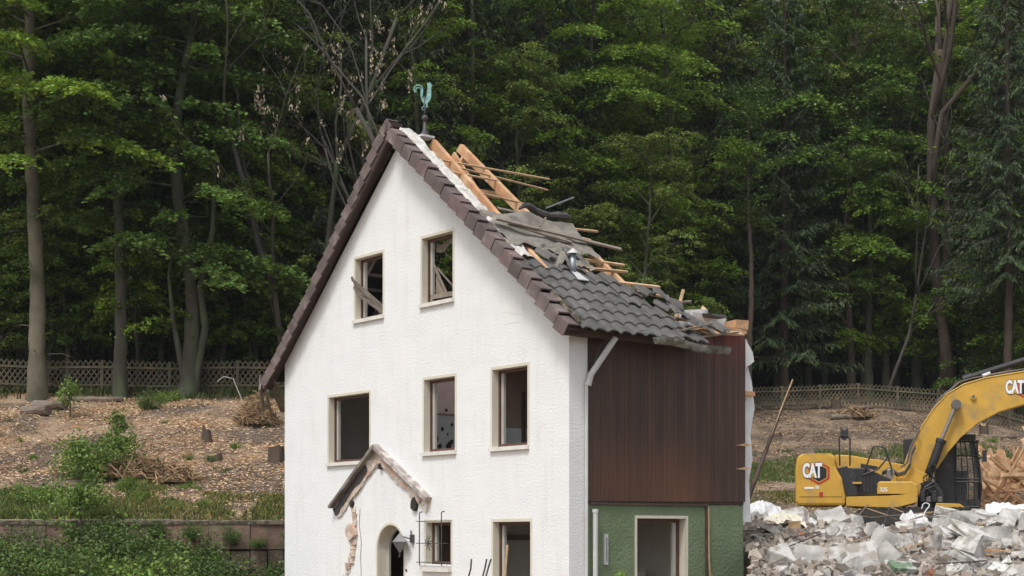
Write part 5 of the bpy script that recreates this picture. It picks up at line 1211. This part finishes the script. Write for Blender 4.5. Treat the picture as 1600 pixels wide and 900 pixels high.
cage = MB(); cage.tube([cp(1528,715,.1),cp(1538,716,.0)], .015, 5); cage.box(tuple(cp(1534,722,.0)), tuple(cp(1541,704,.06))); cage.build('mirror', M['black'], cab)
# decals
def text_mesh(txt, size, mpt, m, parent, name, off=.0, ext=.003, zoff=0):
    cu = bpy.data.curves.new('t', 'FONT'); cu.body = txt; cu.size = size; cu.offset = off; cu.extrude = ext; cu.space_character = .92; cu.resolution_u = 3
    ob = bpy.data.objects.new('t', cu); COL.objects.link(ob); dg = bpy.context.evaluated_depsgraph_get(); me = bpy.data.meshes.new_from_object(ob.evaluated_get(dg))
    bpy.data.objects.remove(ob); o = bpy.data.objects.new(name, me); COL.objects.link(o); me.materials.clear(); me.materials.append(m); o.parent = parent
    o.rotation_euler = (R(90), 0, 0); o.location = mpt; return o
def logo(px0, py0, px1, py1, y, parent):
    a = e(px0, py1, y); b = e(px1, py0, y); w = b[0]-a[0]; h = b[1]-a[1]
    def hexa(cx, cy, r, y_, m, nm):
        q = MB(); q.prism([(cx + r*math.cos(math.pi/6+k*math.pi/3), cy + r*math.sin(math.pi/6+k*math.pi/3)) for k in range(6)], lambda a_, b_, d: Vector((a_, d, b_)), y_, y_+.004); return q.build(nm, M[m], parent)
    cx = a[0]+w*.68; cy = a[1]+h*.42
    hexa(cx, cy, h*.62, y-.003, 'red', 'logo_hexagon'); hexa(cx, cy, h*.50, y-.005, 'yellow', 'logo_hexagon_ring'); hexa(cx, cy, h*.45, y-.007, 'decalblack', 'logo_hexagon_core')
    s_ = h*.80; ky = 1.28
    text_mesh('CAT', s_, (a[0], y-.010, a[1]+h*.22), M['decalblack'], parent, 'logo_outline', off=.030, ext=.002).scale = (.66,ky,1); text_mesh('CAT', s_, (a[0], y-.014, a[1]+h*.22), M['white'], parent, 'logo_letters', off=.018, ext=.002).scale = (.66,ky,1)
    ax = a[0] + s_*.66*1.03; q = MB(); q.prism([(ax-.13*s_, a[1]+h*.21), (ax+.13*s_, a[1]+h*.21), (ax, a[1]+h*.21+s_*.36)], lambda a_, b_, d: Vector((a_, d, b_)), y-.021, y-.018); q.build('logo_triangle', M['yellow'], parent)
logo(1254,722,1292,752, -1.318, cwl)
logo(1571,592,1622,620, -.303, boom)
text_mesh('325', .15, (e(1374,768)[0], -1.306, e(1374,768)[1]), M['white'], tb, 'model_number', off=.003)
for nm, p0, p1, m in (('small_lettering',(1257,761),(1272,764),'white'),('small_tag',(1274,759),(1280,764),'cream'),('reflector',(1280,769),(1286,776),'red')):
    a = e(*p0); b = e(*p1); q = MB(); q.box((a[0],-1.322,b[1]),(b[0],-1.3155,a[1])); q.build(nm, M[m], cwl)

# ---------------------------------------------------------------- rubble heap
M['conc'] = mat('grey_broken_concrete', (.36,.345,.32), .95, var=.25, vscale=3, col2=(.46,.44,.41), mixscale=2, bump=.6, bscale=14, bdist=.02, objrand=.22)
M['concw'] = mat('white_plaster_rubble', (.58,.57,.54), .95, var=.15, vscale=3, col2=(.34,.31,.27), mixscale=4, bump=.5, bscale=14, bdist=.02, objrand=.12)
M['concd'] = mat('dirty_brown_rubble', (.20,.165,.135), .95, var=.3, vscale=4, col2=(.36,.32,.28), mixscale=3, bump=.6, bscale=14, bdist=.02, objrand=.25)
M['redb'] = mat('red_brick_piece', (.33,.13,.075), .95, var=.25, vscale=5, bump=.5, bscale=20, objrand=.2)
M['greenp'] = mat('green_painted_plaster', (.15,.22,.14), .95, var=.2, vscale=5, col2=(.40,.39,.36), mixscale=2.5, mixlo=.5, mixhi=.6)
M['sheetw'] = mat('white_plastic_sheet', (.64,.64,.63), .5, var=.06, vscale=3)
def heap(x, y):
    g0 = ground(x, y); e_ = smooth(.149, .153, x/y) if y < 31.0 else smooth(.135, .150, x/y)
    top = interp(y, [(24,.8),(27,1.0),(30,1.60),(33,2.05),(36,2.12),(38,2.0),(39.6,1.5),(41,.6)])
    top += .16*nz2(x,y,.55,3) + .10*nz2(x,y,1.6,4) + (-.12 if 8.3 < x < 10.2 and y > 34 else 0) + .22*smooth(9.8,12.5,x) + .18*(1-smooth(5,6.5,x))
    return g0*(1-e_) + max(g0, top)*e_
s = MB(); s.sheet(lambda i, j: Vector(((.1485+.235*i)*(24.5+16.2*j), 24.5+16.2*j, heap((.1485+.235*i)*(24.5+16.2*j), 24.5+16.2*j)-.06)), 90, 90)
ho = s.build('rubble_ground', M['concd'], fix=False); tag(ho, 'crushed debris filling the heap between the larger rubble pieces', 'rubble', kind='stuff')
def chunk_mesh(seed, sx, sy, sz, n=11):
    rd = random.Random(seed); bm = bmesh.new()
    for i in range(n*2):
        p = Vector((rd.choice((-1,1))*rd.uniform(.74,1), rd.choice((-1,1))*rd.uniform(.72,1), rd.choice((-1,1))*rd.uniform(.82,1)))
        bm.verts.new((p.x*sx/2, p.y*sy/2, p.z*sz/2))
    r = bmesh.ops.convex_hull(bm, input=bm.verts); 
    for v in [v for v in bm.verts if not v.link_faces]: bm.verts.remove(v)
    bmesh.ops.subdivide_edges(bm, edges=bm.edges, cuts=1)
    for v in bm.verts: v.co += v.co.normalized()*rd.uniform(-.035,.02)*min(1,2.5*sx)
    me = bpy.data.meshes.new('chunk'); bm.to_mesh(me); bm.free(); return me
shapes = [(1,.8,.6),(1,.7,.45),(.9,.9,.8),(1,.8,.32),(1,.6,.5),(.7,.6,.65),(.8,.7,.6),(1,.55,.4)]
kinds = [('concrete_chunk','conc','broken grey concrete chunk lying in the rubble heap','concrete chunk','grey concrete chunks in the rubble'),('plaster_chunk','concw','pale whitish chunk of plastered masonry lying in the rubble heap','plaster chunk','whitish masonry chunks in the rubble'),('debris_piece','concd','dirty brown lump of debris lying in the rubble heap','debris','brown lumps in the rubble'),('brick_piece','redb','broken reddish brick piece lying in the rubble heap','brick','reddish brick pieces in the rubble')]
protos = {}
for ki, (nm, m, lab, cat, grp) in enumerate(kinds):
    for si, sh in enumerate(shapes):
        me = chunk_mesh(1000+ki*20+si, *sh); me.materials.append(M[m]); protos[(ki,si)] = me
random.seed(91)
def put_chunk(nm, me, x, y, size, lab, cat, grp=None, dz=0.0, tilt=.6, rot=None):
    o = bpy.data.objects.new(nm, me); COL.objects.link(o); o.location = (x, y, heap(x, y)+size*.12+dz); o.scale = (size,size,size*random.uniform(.8,1.2)) if rot is None else (size,)*3
    o.rotation_euler = rot or (random.gauss(0,tilt), random.gauss(0,tilt), random.uniform(0,6.3)); tag(o, lab, cat, grp); return o
cnt = 0; placed = []
while cnt < 285:
    y = random.uniform(27.5, 38.3); x = random.uniform(.152*y, .335*y+.3)
    if x/y < .160 and y < 31: continue
    sz = random.choice((.22,.26,.3,.36,.42,.5,.6,.75,.85)); 
    if any((x-a)**2+(y-b)**2 < ((sz+c)*.30)**2 for a,b,c in placed): continue
    placed.append((x,y,sz)); ki = random.choices((0,1,2,3),(6,4.5,2.6,1.1))[0]; si = random.randrange(8)
    if ki == 3: sz = min(sz,.28)
    if ki == 2: sz = min(sz,.42)
    nm, m, lab, cat, grp = kinds[ki]; r_ = x/y
    lab = ('large ' if sz > .55 else 'small ' if sz < .31 else '') + lab.replace(' lying in the rubble heap', '').replace(' of plastered masonry', ' of masonry') + (', left part' if r_ < .22 else ', right part' if r_ > .28 else ', middle') + ' of the rubble' + (', far side' if y > 33.5 else ', near side')
    put_chunk(nm, protos[(ki,si)], x, y, sz, lab, cat, grp); cnt += 1
# crushed small pieces as one mass
def small_rubble(n, seed, name, m, szr, label):
    rg = np.random.default_rng(seed); cube = np.array([[-1,-1,-1],[1,-1,-1],[1,1,-1],[-1,1,-1],[-1,-1,1],[1,-1,1],[1,1,1],[-1,1,1]])*.5
    F = np.array([(0,3,2,1),(4,5,6,7),(0,1,5,4),(1,2,6,5),(2,3,7,6),(3,0,4,7)]); out = []; tn = []
    for i in range(n):
        y = rg.uniform(27,38.6); x = rg.uniform(.153*y+.04, .336*y+.4); s_ = rg.uniform(*szr); q = (cube*np.array([1,rg.uniform(.55,1),rg.uniform(.4,.9)])+rg.normal(0,.12,(8,3)))*s_
        M3 = np.array(Matrix.Rotation(rg.uniform(0,6.3),3,'Z') @ Matrix.Rotation(rg.normal(0,.7),3,'X') @ Matrix.Rotation(rg.normal(0,.7),3,'Y')); q = q@M3.T + np.array([x,y,heap(x,y)+rg.uniform(-.02,.12)])
        out.append(q[F]); v = rg.uniform(.45,1.25); w = rg.uniform(.85,1.05); tn.append(np.tile([v,v*(.5+.5*w),v*w],(6,1)))
    o = quads_obj(name, np.concatenate(out), M[m], None, tint=np.concatenate(tn)); tag(o, label, 'rubble', kind='stuff')
M['smallr'] = mat('crushed_masonry', (.36,.32,.275), .95, tint=True, var=.15, vscale=6)
small_rubble(6200, 95, 'crushed_rubble', 'smallr', (.04,.19), 'small crushed masonry scattered over the rubble heap')
# single pieces that stand out
def onheap(px, py):
    a = (px-800)/FPX; b = (HY-py)/FPX; t = 25.5
    while t < 39:
        if ZC + b*t <= heap(a*t, t) + .08: break
        t += .05
    return Vector((a*t, t, ZC + b*t))
def slab(name, px, py, Y, size, rot, m, label, sh, seed, cat='slab', dz=0):
    me = chunk_mesh(seed, *sh); me.materials.append(M[m]); p = onheap(px, py) + Vector((0,-.05,size*sh[2]*.35)); o = bpy.data.objects.new(name, me); COL.objects.link(o); o.location = p; o.scale = (size,)*3; o.rotation_euler = rot; tag(o, label, cat); return o
slab('concrete_slab', 1262, 878, 29.0, .62, (1.05,.15,.1), 'conc', 'smooth grey slab tilted up beside the large whitish one at the bottom of the heap', (1,.9,.22), 1101)
slab('masonry_slab', 1330, 882, 29.0, 1.0, (1.0,-.1,-.1), 'concw', 'largest flat whitish slab leaning at the bottom of the rubble', (1,.75,.18), 1102)
slab('masonry_slab', 1378, 872, 29.5, .62, (1.1,.2,.3), 'concw', 'bright white slab with small holes right of the largest whitish one', (1,.9,.2), 1103)
slab('painted_chunk', 1408, 896, 28.4, .5, (.4,.1,.2), 'greenp', 'chunk with green painted plaster at the bottom edge of the heap', (1,.7,.4), 1104, 'chunk')
slab('concrete_slab', 1560, 812, 36.0, 1.35, (.25,.10,.1), 'concw', 'long pale slab lying on top of the heap under the timber', (1,.55,.14), 1105)
slab('sloping_slab', 1545, 845, 33.0, 1.7, (.35,.2,.5), 'concw', 'wide dusty brown slab sloping down at the right of the heap', (1,.6,.12), 1106)
slab('sloping_slab', 1530, 888, 29.5, 1.15, (.4,.3,.55), 'concw', 'long grey slab sloping down to the right at the bottom edge', (1,.55,.14), 1107)
slab('concrete_block', 1463, 862, 30.5, .42, (.3,.2,.2), 'conc', 'upright grey block standing in the middle of the heap', (.5,.5,1), 1108, 'block')
slab('concrete_block', 1497, 835, 33.0, .55, (.2,.5,.4), 'conc', 'rounded grey block near the upright one', (1,.8,.8), 1109, 'block')
slab('concrete_block', 1478, 818, 34.5, .55, (.1,.2,.1), 'concw', 'square pale block below the excavator cab', (1,.8,.85), 1110, 'block')
def crumple(name, px, py, Y, w, h, dep, label, m='sheetw', seed=1, cat='plastic sheet'):
    p = onheap(px, py) + Vector((0,0,.03)); q = MB(); o3 = seed*7.3
    q.sheet(lambda i, j: Vector(((i-.5)*w + .10*noise.noise(Vector((i*3,j*3,o3))), (j-.5)*dep, (1-(2*i-1)**2*.7)*h*.6 + (j-.5)*h*.9 + .16*noise.noise(Vector((i*4,j*3,o3+5))) + .07*noise.noise(Vector((i*11,j*9,o3+9))))), 36, 18)
    o = q.build(name, M[m], fix=False, smooth=False); o.location = p; tag(o, label, cat); return o
crumple('plastic_sheet', 1190, 810, 33.5, 1.15, .35, .9, 'crumpled white plastic sheet beside the green wall at the top of the heap', seed=1)
crumple('plastic_sheet', 1225, 822, 32.8, .9, .22, .8, 'cream coloured crumpled sheet below the white plastic one', 'cream', seed=2)
crumple('plastic_sack', 1432, 825, 35.0, .7, .35, .7, 'bright white torn sack on the heap under the excavator front', seed=3, cat='sack')
crumple('metal_sheet', 1590, 800, 37.0, 1.5, .15, .5, 'pale bent metal sheet on the heap at the right edge', 'foam', seed=4, cat='metal sheet')
q = MB(); q.box((-.12,-.02,-.08),(.12,.02,.08), jit=.02); o = q.build('foam_block', M['batten']); o.location = onheap(1237,830)+Vector((0,-.3,.12)); tag(o, 'orange brown piece of board on the cream sheet', 'board')
def wire(pts, r, m, label, name='cable', cat='cable'):
    P = [wpt(*p) for p in pts]; q = MB(); 
    for i in range(2):
        P2 = [P[0]]
        for a, b in zip(P, P[1:]): P2 += [a*.75+b*.25, a*.25+b*.75]
        P = P2 + [P[-1]]
    o0 = P[0].copy(); q.tube([p-o0 for p in P], r, 6); o = q.build(name, M[m], smooth=True); o.location = o0; tag(o, label, cat)
wire([(1438,858,30.2),(1448,868,30),(1456,880,29.6),(1462,895,29.2),(1466,915,29)], .014, 'foam', 'pale curved cable at the bottom middle of the rubble')
wire([(1392,792,38),(1386,800,37.8),(1383,815,37.5),(1378,830,37)], .012, 'iron', 'thin wire hanging below the excavator')
wire([(1440,795,37.5),(1443,785,37.5),(1455,788,37.5),(1444,800,37.4),(1442,815,37)], .014, 'foam', 'pale loop of wire in front of the excavator tracks')
wire([(1490,858,31.5),(1510,850,31.7),(1535,843,31.8),(1556,838,31.9)], .022, 'rafter', 'thin orange brown stick lying across the heap', 'stick', 'stick')
wire([(1160,834,31.5),(1185,831,31.5),(1195,829,31.5)], .014, 'greywood', 'thin pale stick beside the green wall', 'stick', 'stick')
wire([(1226,848,31),(1236,865,30.5),(1246,882,30)], .02, 'darkwood', 'dark stick standing between grey slabs', 'stick', 'stick')
random.seed(303)
for k in range(18):
    px = random.uniform(1185,1590); py = random.uniform(815,895); L = random.uniform(.3,1.0); a = random.uniform(-.6,.7); c = onheap(px, py) + Vector((0,-.08,.10)); q = MB(); q.bar((0,0,0),(L*math.cos(a), random.uniform(-.2,.3)*L, L*math.sin(a)*.5), random.choice((.03,.05,.09)), .025, ragged=.03); o = q.build('board_fragment', M[random.choice(['greywood','darkwood','batten','rafter'])]); o.location = c; tag(o, 'broken piece of board sticking out between the rubble chunks', 'board', 'board pieces in the rubble')
# wire grate in front of the excavator tail
rt = thing('wire_grate', wpt(1316,814,38.9), .1, 'rusty wire grate lying on the heap below the excavator', 'grate'); q = MB()
for k in range(6): q.tube([(-.33,.0,.02+.07*k),(.33,.05,.05+.07*k)], .012, 5)
for k in range(6): q.tube([(-.3+.12*k,.0,.0),(-.3+.12*k,.05,.42)], .008, 4)
q.build('bars', M['greywood'], rt); rt.rotation_euler = (-.5,0,.1)
random.seed(97)
for k in range(16):
    px = random.uniform(1300,1500); q = MB(); L = random.uniform(.3,.9); a = random.uniform(0,3.1); q.bar((0,0,0),(L*math.cos(a), L*math.sin(a)*.3, L*random.uniform(-.1,.5)), .035,.02); o = q.build('broken_lath', M[random.choice(['greywood','batten','greywood'])]); o.location = wpt(px, random.uniform(800,815), 38.2); tag(o, 'short broken lath sticking out of the rubble below the excavator', 'lath', 'broken laths below the excavator')

M['plank'] = mat('broken_orange_plank', (.68,.47,.27), .75, var=.25, vscale=3, col2=(.50,.27,.13), mixscale=2, objrand=.15)
# timber pile at the right edge
base = hit(1575, 790); base = Vector((0,0,0))
random.seed(101)
for k in range(76):
    Y = random.uniform(43.0, 46.0); px = random.uniform(1528, 1640); L = random.uniform(1.2,3.0); a = random.choice((random.uniform(.7,1.3), random.uniform(1.7,2.5), random.uniform(-.25,.3), random.uniform(2.2,2.7)))
    c = wpt(px, 792-random.uniform(0,1)*min(58,(px-1500)*.85), Y); d = Vector((math.cos(a), random.uniform(-.4,.4), math.sin(a)*.9)).normalized()*L/2
    if c.x - abs(d.x) < wpt(1524,0,Y).x: d *= .45
    q = MB(); w, h = random.choice(((.05,.12),(.06,.05),(.06,.10),(.035,.14),(.04,.05))); q.bar(-d, d, w, h, ragged=.04); o = q.build('timber', M[random.choice(['plank','plank','plank','rafter','batten'])]); o.location = c
    tag(o, 'splintered orange brown timber in the pile right of the excavator', 'timber', 'timbers piled right of the excavator')
# soil mound that carries the timber pile
s = MB(); s.sheet(lambda i, j: Vector((13.0+6*i, 42+6*j, ground(13.0+6*i, 42+6*j) - .1 + 1.05*math.sin(math.pi*min(1,max(0,j)))*smooth(0,.25,i))), 24, 24); o = s.build('debris_mound', M['concd'], fix=False); tag(o, 'brown debris mound under the timber pile', 'debris', kind='stuff')

# ---------------------------------------------------------------- loose things on the torn roof
def HW(p): p = Vector(p); return Vector((HX + p.x*.787 - p.y*.617, HYY + p.x*.617 + p.y*.787, p.z))
HM = Matrix.Translation((HX, HYY, 0)) @ Matrix.Rotation(HA, 4, 'Z')
def loose(name, q, m, label, cat, group=None, smooth_=False, at0=None):
    c = Vector(at0) if at0 is not None else Vector(q.v[0]); q.v = [tuple(Vector(p)-c) for p in q.v]; o = q.build(name, M[m] if isinstance(m, str) else m, smooth=smooth_, fix=False); o.location = HM @ c; o.rotation_euler = (0,0,HA); tag(o, label, cat, group); return o
def N2(a, b, c): return noise.noise(Vector((a, b, c)))
# torn felt
q = MB(); q.sheet(lambda i, j: RP_(-.10+2.2*i, 1.55+.95*j*(1-.15*i)+.22*N2(i*5,j*2,1)*(1 if j<.3 else .3), .24 + .12*N2(i*3,j*3,3) + .025*N2(i*11,j*9,4) + .22*max(0,j-.8)*5*.5*(.4+.6*i)), 44, 24)
loose('roofing_felt', q, 'felt', 'large torn grey brown felt sheet draped over the rafters above the tiles', 'roofing felt')
q = MB(); q.sheet(lambda i, j: RP_(.55+1.1*i, 1.18+.55*j+.10*N2(i*6,j*3,8), .20 + .14*N2(i*5,j*5,9) + .05*N2(i*14,j*12,6)), 26, 14)
loose('roofing_felt', q, 'felt', 'crumpled dark felt scrap just above the upper row of tiles', 'roofing felt')
q = MB(); q.tube([RP_(.9+1.2*i, 2.52+.10*math.sin(5*i), .38+.05*math.sin(9*i)) for i in np.linspace(0,1,9)], [.02,.05,.06,.05,.07,.06,.08,.09,.03], 8); loose('rolled_felt', q, 'iron', 'dark rolled edge of felt above the large torn sheet', 'roofing felt')
def stick(name, a, b, w, h, m, lab, cat='board', grp=None):
    q = MB(); q.bar(a, b, w, h, up=(0,-.6,1), ragged=.04); return loose(name, q, m, lab, cat, grp)
stick('board', RP_(-.12,1.98,.42), RP_(2.85,1.80,.30), .13, .035, 'greywood', 'long weathered board lying across the torn felt and sticking out right')
stick('board', RP_(.25,2.0,.34), RP_(1.5,1.72,.34), .11, .03, 'greywood', 'shorter weathered board just under the long one on the felt')
stick('board', RP_(.9,1.9,.45), RP_(1.25,2.15,.50), .03, .03, 'greywood', 'small grey stick crossing the long board on the felt')
stick('board', RP_(.5,2.65,.25), RP_(1.4,2.5,.28), .10, .03, 'greywood', 'short grey board at the foot of the first rafter')
q = MB(); q.tube([RP_(1.9,2.95,.25), RP_(2.95,3.35,.35)], .018, 6); loose('metal_rod', q, 'zinc', 'thin grey metal rod sticking out beside the second rafter', 'rod')
# loose tiles
q = MB(); base2 = RP_
def loose_tile(v, u, lift, yaw, lab, grp=None, flip=0):
    q = MB(); tile_mesh(q, v, u, lift, yaw); q.col = None; return loose('roof_tile', q, 'tile', lab, 'roof tile', grp)
GT = 'loose tiles at the torn end of the roof'; LT_ = 'loose dark tile lying at the torn right end of the roof'
for (v,u,l,w) in ((2.35,.10,.10,.4),(2.55,-.10,.14,-.3),(2.75,-.22,.10,.5),(2.2,.45,.12,.3),(2.9,-.42,.12,-.4),(2.45,.28,.2,-.7),(2.65,.12,.16,.9)): loose_tile(v,u,l,w,LT_,GT)
loose_tile(.45,1.22,.10,.35,'loose tile slid upward beside the gable edge above the top row'); loose_tile(1.15,1.30,.14,-.25,'loose tile lying above the top row left of the vent pipe'); loose_tile(3.35,-.35,.1,.3,'single tile lying on the broken wall top')
q = MB(); q.box((3.55,.05,6.15),(3.95,.28,6.22), jit=.03); loose('dark_slate', q, 'iron', 'flat dark slate lying on the white insulation', 'slate')
stick('batten', Vector((3.1,.6,6.05)), Vector((3.45,.7,6.75)), .06, .04, 'batten', 'pale batten standing up at an angle behind the torn roof end', 'batten')
stick('batten', Vector((2.9,.7,6.40)), Vector((3.75,.8,6.55)), .05, .03, 'greywood', 'thin grey batten lying behind the upright pale one', 'batten')
stick('batten', Vector((3.4,.3,6.0)), Vector((3.9,.6,6.42)), .09, .05, 'batten', 'split pale batten pointing up right near the insulation', 'batten')
stick('board', Vector((3.0,-.30,5.78)), Vector((4.15,-.16,5.86)), .14, .03, 'batten', 'pinkish board along the broken eaves right of the gutter')
# rods in front of the facade at the bottom
for k, (px, lab) in enumerate(((735,'dark bent rod in front of the white wall, left of three'),(757,'dark thin rod, middle of three in front of the white wall'),(762,'dark thin rod, right of three in front of the white wall'))):
    q = MB(); q.tube([(0,0,-.9),(.03,0,-.1),(.09,0,.12),(.10+.02*k,0,.28)], .015, 5); o = q.build('rod', M['iron']); o.location = wpt(px-8, 900, 25.5); tag(o, lab, 'rod')
q = MB(); q.tube([(0,0,-1.2),(.1,0,-.3),(.16,.0,.45)], .022, 5); o = q.build('stick', M['batten']); o.location = wpt(778, 893, 26.2); tag(o, 'thin brown stick leaning at the lower right window of the white wall', 'stick')
t = bush(420, .5, .5, 220, .09, 'weed_pale', stems=6); t.location = wpt(966, 897, 26.0) - Vector((0,0,.42)); tag(t, 'small bright green plant in front of the green wall', 'plant')

# thin haze volume over the whole scene, added to lift the dark gaps
hm = bpy.data.materials.new('thin_haze'); hm.use_nodes = True; nt = hm.node_tree; nt.nodes.remove(nt.nodes['Principled BSDF'])
pv = nt.nodes.new('ShaderNodeVolumePrincipled'); pv.inputs['Color'].default_value = (.86,.92,.95,1); pv.inputs['Density'].default_value = .00022; pv.inputs['Anisotropy'].default_value = .2
nt.links.new(pv.outputs[0], nt.nodes['Material Output'].inputs['Volume'])
q = MB(); q.box((-175,-60,-6),(185,345,170)); o = q.build('haze', hm); tag(o, kind='stuff')
